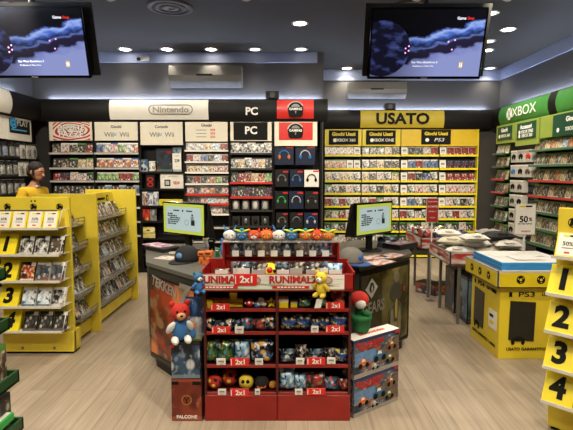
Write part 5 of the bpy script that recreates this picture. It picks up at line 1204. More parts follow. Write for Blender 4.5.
# caps
def cap(px, py, rz, crown, brim, badge_m, lab, s=1.0):
    p = fl(px, py, HCN)
    t = thing('baseball_cap', lab, 'cap', (p.x, p.y, HCN), rz, None)
    sub('crown', t, lambda mb: mb.lathe([(.095 * s, .0), (.1 * s, .02 * s), (.097 * s, .05 * s), (.085 * s, .085 * s), (.058 * s, .112 * s), (.02 * s, .125 * s), (.004, .126 * s)], (0, 0, .004), crown, 20))
    sub('brim', t, lambda mb: mb.prism([(.085 * s * math.cos(a), .085 * s * math.sin(a)) for a in (PI + .15, 2 * PI - .15)][::1] + [(.1 * s * math.cos(a), -.03 * s + .15 * s * math.sin(a)) for a in [2 * PI - .1 - k * (PI - .2) / 10 for k in range(11)]], .0, .008, brim))
    sub('badge', t, lambda mb: mb.ell((0, -.093 * s, .055 * s), (.032 * s, .012 * s, .026 * s), badge_m, 10, 6)); sub('button', t, lambda mb: mb.ell((0, 0, .132 * s), (.01 * s, .01 * s, .006 * s), crown, 8, 6))
cap(187, 261, -.5, mat('black_cloth', '1A1B1C', .85, bump=.1), mat('black_cloth', '1A1B1C'), mat('cap_badge_blue', '5E8AC0', .6), 'black baseball cap with a blue badge on the left counter')
cap(351, 263, .8, mat('grey_cloth', '77736B', .9, bump=.1), mat('blue_cloth', '3A5A9A', .8), mat('cap_badge', '3A5FA8', .6), 'grey baseball cap with a blue brim on the right counter')
# things on the left counter
def flat(name, px, py, w, d, h, rz, m, lab, cat, z=HCN, edge=None, group=None):
    p = fl(px, py, z)
    t = thing(name, lab, cat, (p.x, p.y, z), rz, group); mb = MB(); mb.box(-w / 2, w / 2, -d / 2, d / 2, 0, h, edge or m, .003); mb.quad((-w * .47, -d * .47, h + .0006), (w * .47, -d * .47, h + .0006), (w * .47, d * .47, h + .0006), (-w * .47, d * .47, h + .0006), m); mb.build('sheet' if h < .02 else 'cover', t); return t
MAG = art('magazine_pink', 'C86A9A', 'E8DCE0', 'F0EAE6', '7A4A8A', 'E8D6DE', 2.9, 2, 1.1, 0, -1)
flat('accessory_box', 163, 250, .3, .2, .035, -.7, mat('black_box_top', '1C1B1C', .4), 'flat black box on the left counter under the pink magazine', 'box')
flat('magazine', 159, 245.2, .3, .17, .006, -.7, MAG, 'pink and white magazine on the flat black box, left counter', 'magazine', z=HCN + .0362)
flat('leaflet', 168, 258, .2, .14, .004, -.4, art('leaflet_white', 'DAD6CE', 'E6E2DA', 'B04038', '8A8680', 'E6E2DA', 1.9, 2, 1.1, 0, -1), 'white and red leaflet on the left counter in front of the black box', 'leaflet')
flat('leaflet', 178, 252.5, .16, .1, .004, .3, art('leaflet_cream', 'E2DED4', 'D8D2C6', 'C8A43A', '8A8680', 'E6E2DA', 2.4, 2, 1.1, 0, -1), 'cream leaflet on the left counter behind the black cap', 'leaflet')
def figurine(px, py, m1, m2, s, lab, z=HCN):
    p = fl(px, py, z)
    t = thing('toy_figurine', lab, 'toy', (p.x, p.y, z), -.2, 'small toys on the left counter')
    sub('body', t, lambda mb: (mb.ell((0, 0, .05 * s), (.03 * s, .022 * s, .035 * s), m1, 10, 8), mb.box(-.03 * s, -.008 * s, -.015 * s, .015 * s, 0, .035 * s, m1, .003), mb.box(.008 * s, .03 * s, -.015 * s, .015 * s, 0, .035 * s, m1, .003)))
    sub('head', t, lambda mb: (mb.box(-.034 * s, .034 * s, -.025 * s, .025 * s, .075 * s, .12 * s, m1, .006), mb.box(-.02 * s, .02 * s, -.027 * s, -.024 * s, .09 * s, .105 * s, m2)))
figurine(202, 264, ORG, DGR, .85, 'left of two orange block toys on the left counter'); figurine(209, 265, ORG, DGR, .95, 'right of two orange block toys on the left counter')
figurine(206, 247, PW, YELB, .8, 'white and yellow toy behind the orange toys'); figurine(212, 250, INK, PW, .9, 'black and white toy behind the orange toys'); figurine(217.5, 257, GP, PW, .6, 'tiny green toy right of the orange toys')
t = flat('toy_pack', 216.5, 271, .09, .06, .05, .2, art('toy_pack_blue', '2A6AA8', '8AB0D0', 'D8DCDE', 'C83A2A', '2A6AA8', 2.0, 2, 1.1, 0, -1), 'small blue and red toy pack at front corner of the left counter', 'toy')
t.location.x, t.location.y = -.47, 3.36
p = fl(180, 248, HCN)
t = thing('toy_figurine', 'white and yellow bird toy in front of the left monitor', 'toy', (p.x + .1, p.y - .1, HCN), .3, 'small toys on the left counter')
sub('body', t, lambda mb: mb.ell((0, 0, .04), (.035, .045, .04), PW, 12, 8)); sub('head', t, lambda mb: mb.ell((.02, -.03, .085), (.022, .024, .022), PW, 10, 8)); sub('beak', t, lambda mb: mb.cyl((.03, -.045, .083), (.05, -.075, .08), .01, .002, YELB, 8))
p = fl(222, 246, HCN)
t = thing('plush_toy', 'blue plush lump at the back edge of the left counter', 'plush toy', (-.5, 3.85, HCN)); sub('body', t, lambda mb: mb.ell((0, 0, .07), (.06, .05, .07), PB, 12, 8)); sub('ear', t, lambda mb: [mb.ell((s * .04, 0, .14), (.015, .01, .03), PB, 8, 6) for s in (-1, 1)])
# right counter papers
RM = art('magazine_red', 'B83A34', 'E4DED6', 'D8D2CA', '8A3A3A', 'E8E2DA', 3.3, 2.4, 1.1, 0, -1)
for i, (px, py, rz, lab) in enumerate(((380, 262.5, .75, 'red and white leaflet nearest the front edge of the right counter'), (374, 257.5, .6, 'red and white leaflet behind the first on the right counter'), (391, 256, .8, 'white and red leaflet at right of the right counter'))): flat('leaflet', px, py, .24, .15, .005, rz, RM, lab, 'leaflet', z=HCN + .0, group=None)
flat('game_console', 400, 247.5, .3, .2, .05, .75, mat('console_black', '201A1E', .3), 'flat dark console box at the right end of the right counter', 'game console')
flat('magazine', 400, 243.0, .26, .17, .004, .75, art('magazine_violet', '5A4A5E', '9A8A96', 'C8B8BC', '8A4A5A', '5A4A5E', 2.1, 2, 1.1, 0, -1), 'purple grey magazine on the dark console box', 'magazine', z=HCN + .0515)
t = thing('crumpled_bag', 'white and dark crumpled bag on the right counter under the monitor', 'bag', (.97, 4.42, HCN)); mb = MB(); mb.pillow(.2, .1, .13, TOYM[2], 8, .012, RND); mb.build('bag', t)

# ------------------------------------------------------------------ yellow cardboard cube with console print
k0 = fl(499, 359); kx0, ky0, ky1 = k0.x - .01, k0.y, fl(471, 336).y
kx1 = kx0 + .62; kz = zz(287, ky0)
CARD = mat('cube_yellow', 'E0C72C', .45, var=.04)
cu = thing('promotional_cube', 'large yellow display cube printed with a black console, under stacked posters', 'display box', (kx0, ky0, 0))
kw, kd = kx1 - kx0, ky1 - ky0 + .04
sub('cube_body', cu, lambda mb: mb.box(0, kw, 0, kd, 0, kz + .02, CARD, .004))
OV = .05; tz0, tz1 = kz, zz(271, ky0 - .05)
def rim(mb):
    for (x0, x1, y0, y1) in ((-OV, kw + OV, -OV, -OV + .012), (-OV, kw + OV, kd + OV - .012, kd + OV), (-OV, -OV + .012, -OV, kd + OV), (kw + OV - .012, kw + OV, -OV, kd + OV)): mb.box(x0, x1, y0, y1, tz0, tz1, LGR, .002)
    mb.box(-OV, kw + OV, -OV, kd + OV, tz0, tz0 + .012, GRY)
tr = sub('top_tray', cu, rim)
sub('rim_print', tr, lambda mb: (mb.box(-OV + .015, kw + OV - .015, -OV - .003, -OV, tz0 + .012, tz1 - .018, YEL), mb.box(-OV - .003, -OV, -OV + .015, kd + OV - .015, tz0 + .012, tz1 - .018, YEL)))
def emb2(x, y, z, r, rz):
    mb = MB(); mb.T = Matrix.Translation((x, y, z)) @ Matrix.Rotation(rz, 4, 'Z'); mb.disc((0, -.004, 0), r, INK, 20); mb.disc((0, -.006, 0), r * .32, YEL, 12)
    for s in range(3):
        a = s * 2.1 + .4; mb.face([(r * q * math.cos(a + d), -.005, r * q * math.sin(a + d)) for q, d in ((.55, 0), (.75, 0), (.78, .5), (.58, .5))], YEL)
    mb.build('round_emblem', tr)
zc = (tz0 + tz1) / 2
for x in (.14, .31, .48): emb2(x, -OV, zc, .036, 0)
for y in (.12, .3, .48): emb2(-OV, y, zc, .036, -PI / 2)
def console_face(Mf, w, title, usato_sx, foot):
    def T(b, size, x, z, **k): text(b, size, INK, cu, Mf @ Matrix.Translation((x, -.004, z)) @ FRONT, **k)
    T(title, .06, w * .36, kz - .065, bold=.01, sx=1.7); T('USATO', .036, w * .66, kz - .065, bold=.035)
    mb = MB(); mb.T = Mf; mb.box(w * .75, w * .88, -.004, 0, kz - .08, kz - .05, INK); mb.box(w * .12, w * .16, -.004, 0, kz - .085, kz - .045, INK); mb.build('logo_print', cu)
    mb = MB(); mb.T = Mf
    mb.hexa([(w * .13, -.006, kz * .27), (w * .48, -.006, kz * .25), (w * .48, 0, kz * .25), (w * .13, 0, kz * .27), (w * .14, -.006, kz * .81), (w * .49, -.006, kz * .79), (w * .49, 0, kz * .79), (w * .14, 0, kz * .81)], mat('console_print', '211F18', .4)); mb.build('console_print', cu)
    mb = MB(); mb.T = Mf; mb.ell((w * .26, -.008, kz * .285), (.045, .004, .022), INK, 12, 8); mb.ell((w * .19, -.008, kz * .25), (.016, .004, .03), INK, 8, 6); mb.ell((w * .33, -.008, kz * .25), (.016, .004, .03), INK, 8, 6); mb.build('gamepad_print', cu)
    mb = MB(); mb.T = Mf; mb.box(w * .66, w * .92, -.004, 0, kz * .36, kz * .62, WHT); mb.box(w * .7, w * .82, -.006, -.004, kz * .52, kz * .56, INK); mb.box(w * .72, w * .84, -.006, -.004, kz * .42, kz * .47, INKY); mb.build('price_panel', cu)
    T(foot, .035, w * .5, kz * .14, bold=.03, sx=1.05)
console_face(Matrix.Identity(4), kw, 'PS3', 1, 'USATO GARANTITO 1 ANNO')
console_face(Matrix.Translation((0, kd, 0)) @ Matrix.Rotation(-PI / 2, 4, 'Z'), kd, 'PS4', 1, 'USATO GARANTITO 1 ANNO')
# posters stacked in the tray
PBL = mat('poster_blue', '3A93D4', .5, var=.04); PWH = mat('poster_white', 'E6E4DE', .5, var=.03)
for i in range(6):
    dx = RND.uniform(-.015, .015); dy = RND.uniform(-.01, .02)
    t = thing('poster_board', ('white topped poster board on top of the stack in the cube tray' if i == 5 else 'blue edged poster board, %s from the bottom in the cube tray' % ORD[i + 1]), 'poster', (kx0 + kw / 2 + .01 + dx * .5, ky0 + kd / 2 + dy, tz0 + .0125 + i * .032), 0, 'posters stacked in the cube tray')
    w2, d2 = kw / 2 + .0, kd / 2 - .005
    sub('board', t, lambda mb: mb.box(-w2, w2, -d2, d2, 0, .0305, PBL if i in (1, 2, 4, 5) else PWH, .002))
    sub('top_sheet', t, lambda mb: mb.box(-w2 + .01, w2 - .01, -d2 + .015, d2, .0305, .0317, PWH))
# loose papers on top
zt = tz0 + .0125 + 6 * .032
for i, (dx, dy, rz) in enumerate(((-.1, .05, .2), (.12, .1, -.15), (.0, -.08, .05))):
    t = thing('paper_sheet', ('loose white paper lying left on the poster stack', 'loose white paper lying right on the poster stack', 'loose white paper at the front of the poster stack')[i], 'paper', (kx0 + kw / 2 + dx, ky0 + kd / 2 + dy, zt + .001 + i * .0025), rz)
    sub('sheet', t, lambda mb: mb.box(-.13, .13, -.1, .1, 0, .0015, PWH)); sub('red_mark', t, lambda mb: mb.box(.06, .1, -.08, -.07, .0015, .002, INKR))
# 50% sign
def postsign(px0, px1, py0, py1, Y, zfoot, lab, face, texts, name='price_sign', rz=0):
    a, b = at(px0, py1, Y), at(px1, py0, Y); w, h = b.x - a.x, b.z - a.z
    t = thing(name, lab, 'sign', ((a.x + b.x) / 2, Y, zfoot), rz)
    z0 = a.z - zfoot
    sub('post', t, lambda mb: mb.cyl((0, .01, .004), (0, .01, z0 + .02), .008, .008, LGR, 8)); sub('foot', t, lambda mb: mb.box(-.05, .05, -.04, .06, 0, .006, GRY))
    sub('frame', t, lambda mb: mb.box(-w / 2, w / 2, 0, .008, z0, z0 + h, LGR, .002)); pn = sub('panel', t, lambda mb: mb.box(-w / 2 + .008, w / 2 - .008, -.002, 0, z0 + .008, z0 + h - .008, face))
    for s, size, m, fx, fz, kw_ in texts: ftext(s, size, m, pn, fx * w, -.004, z0 + fz * h, **kw_)
    return t, pn, w, h, z0
t, pn, w, h, z0 = postsign(514, 536.5, 204, 235, ky0 + kd + .12, .0, 'white 50 percent price sign on a thin post behind the cube', WHT, [('50', .085, INK, -.08, .5, dict(bold=.03)), ('%', .05, INK, .24, .5, dict(bold=.02)), ('IN + SU TUTTO', .02, INK, 0, .36, dict(bold=.03)), ('SCONTO', .022, INKR, .05, .12, dict(bold=.03))], rz=0)
sub('header_print', pn, lambda mb: (mb.box(-w * .3, 0, -.004, -.002, z0 + h * .9, z0 + h * .95, INKY), mb.box(0, w * .3, -.004, -.002, z0 + h * .9, z0 + h * .95, INK)))
# ------------------------------------------------------------------ wire legged bargain tables
LEG = mat('table_leg', '77756F', .4, metal=.4)
def table(x0, x1, y0, y1, zt, lab, seed):
    t = thing('bargain_table', lab, 'table', (x0, y0, 0), 0, 'bargain tables on the right'); w, d = x1 - x0, y1 - y0
    for x in (.12, w - .06):
        for y in (.06, d - .06): sub('leg', t, lambda mb: mb.box(x - .014, x + .014, y - .014, y + .014, 0, zt - .14, LEG))
    def tr(mb):
        mb.box(0, w, 0, d, zt - .14, zt - .125, LEG)
        for a in ((0, w, 0, .008), (0, w, d - .008, d), (0, .008, 0, d), (w - .008, w, 0, d)): mb.box(*a, zt - .14, zt, LEG, .001)
    tray_ = sub('tray', t, tr)
    A = art('table_print_%d' % seed, 'D8D2C8', 'B8322A', 'E6E2DA', '3A3834', 'C8C2B8', seed, 1.6, .9, 0, .12)
    sub('fascia_print', tray_, lambda mb: (mb.quad((-.003, d - .01, zt - .138), (-.003, .01, zt - .138), (-.003, .01, zt - .002), (-.003, d - .01, zt - .002), A), mb.quad((.01, -.003, zt - .138), (w - .01, -.003, zt - .138), (w - .01, -.003, zt - .002), (.01, -.003, zt - .002), A)))
    return t
ZT = .775
table(1.69, 2.5, 4.72, 5.42, ZT, 'grey legged bargain table behind the cube, heaped with white shirts', 3)
table(1.69, 2.5, 5.76, 6.5, ZT, 'grey legged bargain table farthest back, holding red and green packs', 8)
CL = [mat('cloth_white', 'DDD9CF', .9, bump=.2, scale=14), mat('cloth_black', '1C1B1B', .9, bump=.2, scale=14), mat('cloth_grey', '8E8A82', .9, bump=.2, scale=14), mat('cloth_cream', 'CFC8B4', .9, bump=.2, scale=14)]
def shirt(x, y, z, rz, m, lab, s=1.0, tilt=0, group='shirts on the bargain table'):
    t = thing('folded_shirt', lab, 'shirt', (x, y, z), rz, group)
    mb = MB(); mb.pillow(.3 * s, .24 * s, .08 * s, m, 10, .012, RND); ob = mb.build('folded_body', t, loc=(0, .12 * s, .036 * s), rot=(PI / 2, 0, 0))
    sub('collar', t, lambda mb: [mb.cyl((.05 * s * math.cos(a), -.08 * s + .03 * s * math.sin(a), .066 * s), (.05 * s * math.cos(a + .6), -.08 * s + .03 * s * math.sin(a + .6), .066 * s), .008, .008, m, 6) for a in [k * .6 for k in range(10)]])
zb = ZT - .124
sh = [(1.98, 4.86, 3, 0, 'white shirt on the third layer, near the cube'), (2.3, 4.98, 3, 1, 'black shirt on the third layer, right'), (2.32, 5.25, 3, 2, 'grey shirt on the third layer, far right'), (1.84, 5.25, 3, 0, 'white shirt on the third layer, far left'), (2.34, 4.85, 2, 0, 'white shirt on the right edge of the heap'), (1.88, 4.9, 0, 0, 'white shirt at near left corner of the table behind the cube'), (2.22, 4.9, 0, 0, 'white shirt at near right corner of the table behind the cube'), (1.88, 5.2, 0, 3, 'cream shirt at far left of the table behind the cube'), (2.22, 5.2, 0, 0, 'white shirt at far right of the table behind the cube'),
      (1.86, 4.92, 1, 0, 'white shirt on the second layer, near left'), (2.2, 4.93, 1, 3, 'cream shirt on the second layer, near right'), (1.9, 5.2, 1, 0, 'white shirt on the second layer, far left'), (2.24, 5.19, 1, 0, 'white shirt on the second layer, far right'), (2.05, 4.98, 2, 0, 'white shirt on top of the heap, centre'), (2.1, 5.23, 2, 1, 'black shirt on top of the heap, far right'), (1.85, 5.1, 2, 3, 'cream shirt on top of the heap, left')]
for x, y, l, m, lab in sh: shirt(x, y, zb + l * .075, RND.uniform(-.7, .7), CL[m], lab, RND.uniform(.85, 1.1))
# far table goods
for i, (x, y, m, lab, w, h) in enumerate(((1.8, 5.9, 7, 'red toy bag at near left of the far table', .22, .22), (2.0, 5.86, 3, 'navy toy bag in the middle front of the far table', .22, .2), (2.22, 5.88, 8, 'blue grey toy bag at near right of the far table', .2, .19), (1.8, 6.15, 5, 'green toy bag left of the middle of the far table', .18, .2), (2.02, 6.15, 7, 'red toy bag in the centre of the far table', .2, .19), (2.26, 6.16, 2, 'grey toy bag right of the centre of the far table', .2, .18), (1.82, 6.38, 7, 'red and white toy bag at far left of the far table', .18, .19), (2.1, 6.38, 5, 'green and blue toy bag at the back of the far table', .2, .2))):
    t = thing('toy_bag', lab, 'toy', (x, y, zb), RND.uniform(-.3, .3), 'toy bags on the far bargain table'); mb = MB(); mb.pillow(w, h, .12, TOYM[m], 8, .01, RND); mb.build('bag', t)
postsign(426, 439, 198, 222.5, 5.66, 0.0, 'red price sign on a grey post between the two bargain tables', mat('sign_red', 'A8241E', .4, var=.05), [('2x1 SU TUTTO', .018, INKW, 0, .85, dict(bold=.03)), ('SCONTO', .03, INKW, 0, .65, dict(bold=.02)), ('OFFERTA', .024, INKW, 0, .45, dict(bold=.0)), ('VALIDA', .02, INKW, 0, .2, {})])
# shelves of jackets at the far end, dark clothes between tables and wall
for i, (x, y, z, lab) in enumerate(((2.3, 5.02, zb + .15, 'black shirt spread on the right edge of the white heap'),)): pass
# boxes under the tables
carton('colourful vehicle carton under the far bargain table', (1.82, 5.98), 0, .3, .2, .15, -.9, ('3A2E2A', '8A4A2E', 'C8B8A0', '2E4A78'), 4.8, scale=2)
t = carton('second vehicle carton beside it under the far bargain table', (2.12, 5.9), 0, .26, .2, .15, -.2, ('4A2A1E', 'A8642E', 'D8CCB8', '2A2622'), 5.8, scale=2)
carton('tall black carton with pale figure print under the near bargain table', (1.9, 5.3), 0, .3, .3, .5, -PI / 2, ('16181C', '3E4A58', 'A8ACAE', '6A5A4A'), 6.8, scale=1.6)
t = carton('tall sea blue game carton under the near bargain table beside the cube', (1.9, 4.92), 0, .3, .3, .5, -PI / 2, ('2E4A66', '7A9AB4', 'C8CED0', '1A2028'), 7.8, scale=1.5)
# ------------------------------------------------------------------ televisions on ceiling poles
def tvmat():
    m = bpy.data.materials.new('television_picture'); m.use_nodes = True; nt = m.node_tree; b = nt.nodes['Principled BSDF']; L = nt.links
    uv = nt.nodes.new('ShaderNodeTexCoord'); sp = nt.nodes.new('ShaderNodeSeparateXYZ'); L.new(uv.outputs['UV'], sp.inputs[0])
    def mth(op, a, b_=None, c=None):
        n = nt.nodes.new('ShaderNodeMath'); n.operation = op
        for i, v in enumerate((a, b_, c)):
            if v is None: continue
            if isinstance(v, (int, float)): n.inputs[i].default_value = v
            else: L.new(v, n.inputs[i])
        return n.outputs[0]
    u, v = sp.outputs[0], sp.outputs[1]
    n = nt.nodes.new('ShaderNodeTexNoise'); n.inputs['Scale'].default_value = 7; n.inputs['Detail'].default_value = 5; L.new(uv.outputs['UV'], n.inputs['Vector'])
    w = mth('ADD', mth('SUBTRACT', v, mth('MULTIPLY', u, .42)), mth('MULTIPLY', mth('SUBTRACT', n.outputs['Fac'], .5), .28))
    r = nt.nodes.new('ShaderNodeValToRGB'); r.color_ramp.interpolation = 'LINEAR'
    els = [(0, '8088B8'), (.06, '6E78B0'), (.10, '1C1A30'), (.2, '241E34'), (.235, '5468A8'), (.28, '1A2036'), (.33, '4460B4'), (.39, '90A8E0'), (.425, '3A4E90'), (.45, '08080E'), (.7, '060609')]
    cr = r.color_ramp
    while len(cr.elements) < len(els): cr.elements.new(.5)
    for e, (p, c) in zip(cr.elements, els): e.position = p; e.color = (*srgb(c), 1)
    L.new(w, r.inputs['Fac'])
    # dark dome at left
    d = mth('SQRT', mth('ADD', mth('POWER', mth('MULTIPLY', mth('SUBTRACT', u, .1), 1.7), 2), mth('POWER', mth('SUBTRACT', v, .42), 2)))
    mx = nt.nodes.new('ShaderNodeMix'); mx.data_type = 'RGBA'; L.new(mth('LESS_THAN', d, .42), mx.inputs['Factor']); L.new(r.outputs['Color'], mx.inputs[6]); 
    r2 = nt.nodes.new('ShaderNodeValToRGB'); r2.color_ramp.elements[0].position = .5; r2.color_ramp.elements[0].color = (*srgb('1C1C36'), 1); r2.color_ramp.elements[1].position = .66; r2.color_ramp.elements[1].color = (*srgb('5A68B8'), 1); L.new(n.outputs['Fac'], r2.inputs['Fac']); L.new(r2.outputs['Color'], mx.inputs[7])
    mu = nt.nodes.new('ShaderNodeMapRange'); mu.inputs['From Min'].default_value = .2; mu.inputs['From Max'].default_value = .6; mu.inputs['To Min'].default_value = .35; L.new(u, mu.inputs['Value'])
    m3 = nt.nodes.new('ShaderNodeMix'); m3.data_type = 'RGBA'; m3.blend_type = 'MULTIPLY'; m3.inputs['Factor'].default_value = 1; L.new(mx.outputs[2], m3.inputs[6]); L.new(mu.outputs['Result'], m3.inputs[7])
    L.new(m3.outputs[2], b.inputs['Emission Color']); b.inputs['Emission Strength'].default_value = 1.3; b.inputs['Base Color'].default_value = (.01, .01, .012, 1); b.inputs['Roughness'].default_value = .15
    return m
TVM = tvmat(); GLOW = mat('screen_white', 'E8ECF4', .5, emit=1.2, var=.01); GLOWR = mat('screen_red', 'D8302A', .5, emit=1.0, var=.01); GLOWP = mat('screen_pink', 'E09AD8', .5, emit=2.0, var=.01); GLOWY = mat('screen_gold', 'C8B46A', .5, emit=.7, var=.01)
FRM = mat('bracket_grey', '2E2C29', .4, metal=.3)
def tv(pxc, pyc, Y, lab):
    c = at(pxc, pyc, Y); w, h = 1.09, .64
    t = thing('television', lab, 'television', (c.x, Y, c.z)); tilt = Matrix.Rotation(math.radians(15), 4, 'X')
    def put(name, fn, par=t):
        mb = MB(); mb.T = tilt; fn(mb); return mb.build(name, par)
    put('casing', lambda mb: (mb.box(-w / 2, w / 2, 0, .04, -h / 2, h / 2, BLKG, .004), mb.box(-w * .3, w * .3, .04, .07, -h * .3, h * .3, BLK)))
    s = put('screen', lambda mb: mb.quad((-w / 2 + .02, -.002, -h / 2 + .025), (w / 2 - .02, -.002, -h / 2 + .025), (w / 2 - .02, -.002, h / 2 - .018), (-w / 2 + .02, -.002, h / 2 - .018), TVM))
    T = lambda b_, size, m, x, z, **k: text(b_, size, m, s, tilt @ Matrix.Translation((x, -.004, z)) @ FRONT, **k)
    T('Game', .034, GLOW, .30, .225, bold=.03); T('Stop', .034, GLOWR, .385, .225, bold=.03)
    T('Star Wars Battlefront II', .026, GLOW, -.01, -.165, bold=.01); T('PlayStation 4, Xbox One', .02, GLOW, -.02, -.2)
    for x, z in ((-.17, -.06), (-.2, -.04), (-.17, -.02), (-.2, -.08), (.2, .02), (.26, .035), (.24, -.05)): put('screen_light', lambda mb: mb.disc((x, -.004, z), .008, GLOWP, 8), s)
    put('screen_badge', lambda mb: (mb.box(.32, .36, -.004, -.003, -.22, -.16, GLOWY), mb.box(.327, .337, -.005, -.004, -.21, -.17, GLOW), mb.box(.343, .353, -.005, -.004, -.21, -.17, GLOW)), s)
    put('logo', lambda mb: mb.box(-.03, .03, -.002, 0, -h / 2 + .006, -h / 2 + .014, LGR))
    put('bracket_plate', lambda mb: (mb.box(-w / 2 - .04, w / 2 + .06, .09, .1, -h / 2 + .02, h / 2 + .04, FRM), mb.box(-.1, .1, .06, .1, -.1, .1, BLK)))
    zt = HC - c.z
    sub('ceiling_pole', t, lambda mb: mb.cyl((0, .08, .0), (0, .08, zt - .03), .03, .03, BLK, 12)); sub('ceiling_plate', t, lambda mb: mb.cyl((0, .08, zt - .03), (0, .08, zt), .09, .09, BLK, 16))
tv(427, 44, 4.5, 'large television hanging on a ceiling pole at upper right'); tv(29, 43, 4.5, 'large television hanging on a ceiling pole at upper left, cut by the edge')
# ------------------------------------------------------------------ shop assistant (local: faces -y)
def skin(verts, edges, radii, root, m, sub_=2):
    me = bpy.data.meshes.new('b'); me.from_pydata(verts, edges, []); o = bpy.data.objects.new('b', me); COL.objects.link(o)
    o.modifiers.new('s', 'SKIN'); 
    for i, r in enumerate(radii):
        v = me.skin_vertices[0].data[i]; v.radius = (r, r) if not isinstance(r, tuple) else r; v.use_root = (i == root)
    ss = o.modifiers.new('ss', 'SUBSURF'); ss.levels = sub_; ss.render_levels = sub_
    me2 = bpy.data.meshes.new_from_object(o.evaluated_get(bpy.context.evaluated_depsgraph_get())); bpy.data.objects.remove(o); bpy.data.meshes.remove(me)
    return me2
SK = mat('skin', 'A8755A', .55, var=.06, scale=12); TSH = mat('yellow_tshirt', 'DDB021', .85, var=.08, bump=.15, scale=20); TRO = mat('dark_trousers', '22242A', .85, var=.1); SHOE = mat('dark_shoes', '151413', .5); HAIR = mat('black_hair', '15110E', .8, var=.2, scale=60)
def chain(V, E, Rr, pts, start=None):
    prev = start
    for p, r in pts:
        V.append(p); Rr.append(r); i = len(V) - 1
        if prev is not None: E.append((prev, i))
        prev = i
    return prev
V, E_, Rr = [], [], []
pel = chain(V, E_, Rr, [((0, 0, .93), (.15, .1))])
sp = chain(V, E_, Rr, [((0, .01, 1.08), (.14, .1)), ((0, .01, 1.25), (.16, .11)), ((0, .0, 1.39), (.13, .09))], pel)
nk = chain(V, E_, Rr, [((0, -.01, 1.48), .055), ((0, -.03, 1.56), .055)], sp)
for s in (-1, 1):
    e = chain(V, E_, Rr, [((s * .17, .0, 1.40), .06), ((s * .235, .02, 1.2), .047), ((s * .25, -.0, 1.08), .042), ((s * .225, -.16, .99), .034), ((s * .2, -.25, .96), .027)], sp)
    h = chain(V, E_, Rr, [((s * .19, -.3, .945), (.034, .02))], e)
    for k, (dx, ln) in enumerate(((-.026, .07), (-.009, .08), (.009, .075), (.026, .058))):
        chain(V, E_, Rr, [((s * .19 + dx, -.34, .94), .0095), ((s * .19 + dx, -.34 - ln * .5, .93), .009), ((s * .19 + dx, -.34 - ln * .85, .905), .008)], h)
    chain(V, E_, Rr, [((s * .155, -.29, .935), .011), ((s * .14, -.33, .92), .01)], h)
    lg = chain(V, E_, Rr, [((s * .095, 0, .82), .085), ((s * .1, -.01, .5), .058), ((s * .105, .01, .3), .052), ((s * .105, .02, .09), .04)], pel)
    chain(V, E_, Rr, [((s * .11, -.06, .045), .038), ((s * .12, -.14, .035), .03)], lg)
me = skin(V, E_, Rr, 0, SK, 2)
mb = MB(); mb.bm.from_mesh(me); bpy.data.meshes.remove(me)
for f in mb.bm.faces: f.smooth = True
mb.mats.append(SK)
HT_ = Matrix.Translation((0, -.03, 1.56)) @ Matrix.Rotation(math.radians(14), 4, 'X')
mb.T = HT_
mb.ell((0, -.015, .115), (.074, .092, .105), SK, 20, 14); mb.ell((0, -.05, .05), (.055, .055, .055), SK, 14, 10)
mb.cyl((0, -.098, .115), (0, -.128, .082), .011, .02, SK, 8); mb.ell((0, -.118, .082), (.019, .02, .014), SK, 8, 6)
for s in (-1, 1): mb.ell((s * .076, .005, .1), (.012, .024, .034), SK, 10, 8)
mb.ell((0, -.085, .14), (.06, .02, .012), SK, 10, 6)
raw = mb.mesh('person_raw')
o = bpy.data.objects.new('r', raw); COL.objects.link(o); rm = o.modifiers.new('r', 'REMESH'); rm.mode = 'VOXEL'; rm.voxel_size = .008; rm.use_smooth_shade = True
sm = o.modifiers.new('sm', 'SMOOTH'); sm.factor = .5; sm.iterations = 2
body = bpy.data.meshes.new_from_object(o.evaluated_get(bpy.context.evaluated_depsgraph_get())); bpy.data.objects.remove(o); bpy.data.meshes.remove(raw)
body.materials.clear(); body.materials.append(SK); body.name = 'person'
PX = at(36, 192, 5.95)
person = bpy.data.objects.new('person', body); COL.objects.link(person); person.location = (PX.x - .03, 5.95, .012); person.rotation_euler = (0, 0, math.radians(76)); person.scale = (.955, .955, .955)
tag(person, 'dark haired man in a yellow t-shirt standing behind the yellow gondola, looking down', 'person')
def garment(name, pts, m, white=None):
    V, E_, Rr = [], [], []
    a = chain(V, E_, Rr, pts[0])
    first = 0
    for start, br in pts[1:]: chain(V, E_, Rr, br, start)
    me = skin(V, E_, Rr, 0, m, 2); me.materials.clear(); me.materials.append(m)
    for p in me.polygons: p.use_smooth = True
    me.name = name
    return mobj(name, me, person)
garment('t_shirt', [[((0, 0, .9), (.175, .125)), ((0, .01, 1.08), (.168, .125)), ((0, .01, 1.25), (.185, .132)), ((0, 0, 1.39), (.15, .108)), ((0, -.01, 1.46), (.075, .068))]] + [(3, [((s * .17, 0, 1.405), .078), ((s * .225, .02, 1.25), .07), ((s * .245, .015, 1.13), .066)]) for s in (-1, 1)], TSH)
garment('trousers', [[((0, 0, .95), (.165, .115))]] + [(0, [((s * .1, 0, .82), .1), ((s * .102, -.01, .5), .075), ((s * .107, .012, .3), .07), ((s * .107, .02, .09), .062)]) for s in (-1, 1)], TRO)
for s in (-1, 1):
    mb = MB(); mb.ell((s * .115, -.06, .04), (.05, .135, .052), SHOE, 14, 8, zmin=None); mb.build('shoe', person)
mb = MB(); mb.T = HT_
mb.ell((0, .018, .162), (.089, .104, .086), HAIR, 18, 12); mb.ell((0, .055, .09), (.082, .068, .08), HAIR, 14, 10)
for s in (-1, 1): mb.box(s * .078 - .006, s * .078 + .006, -.04, 0, .06, .13, HAIR, .003)
mb.build('hair', person)
mb = MB(); mb.T = HT_; mb.ell((0, -.055, .035), (.055, .055, .042), mat('stubble', '7A5544', .8, var=.2, scale=80), 14, 10); mb.build('stubble', person)
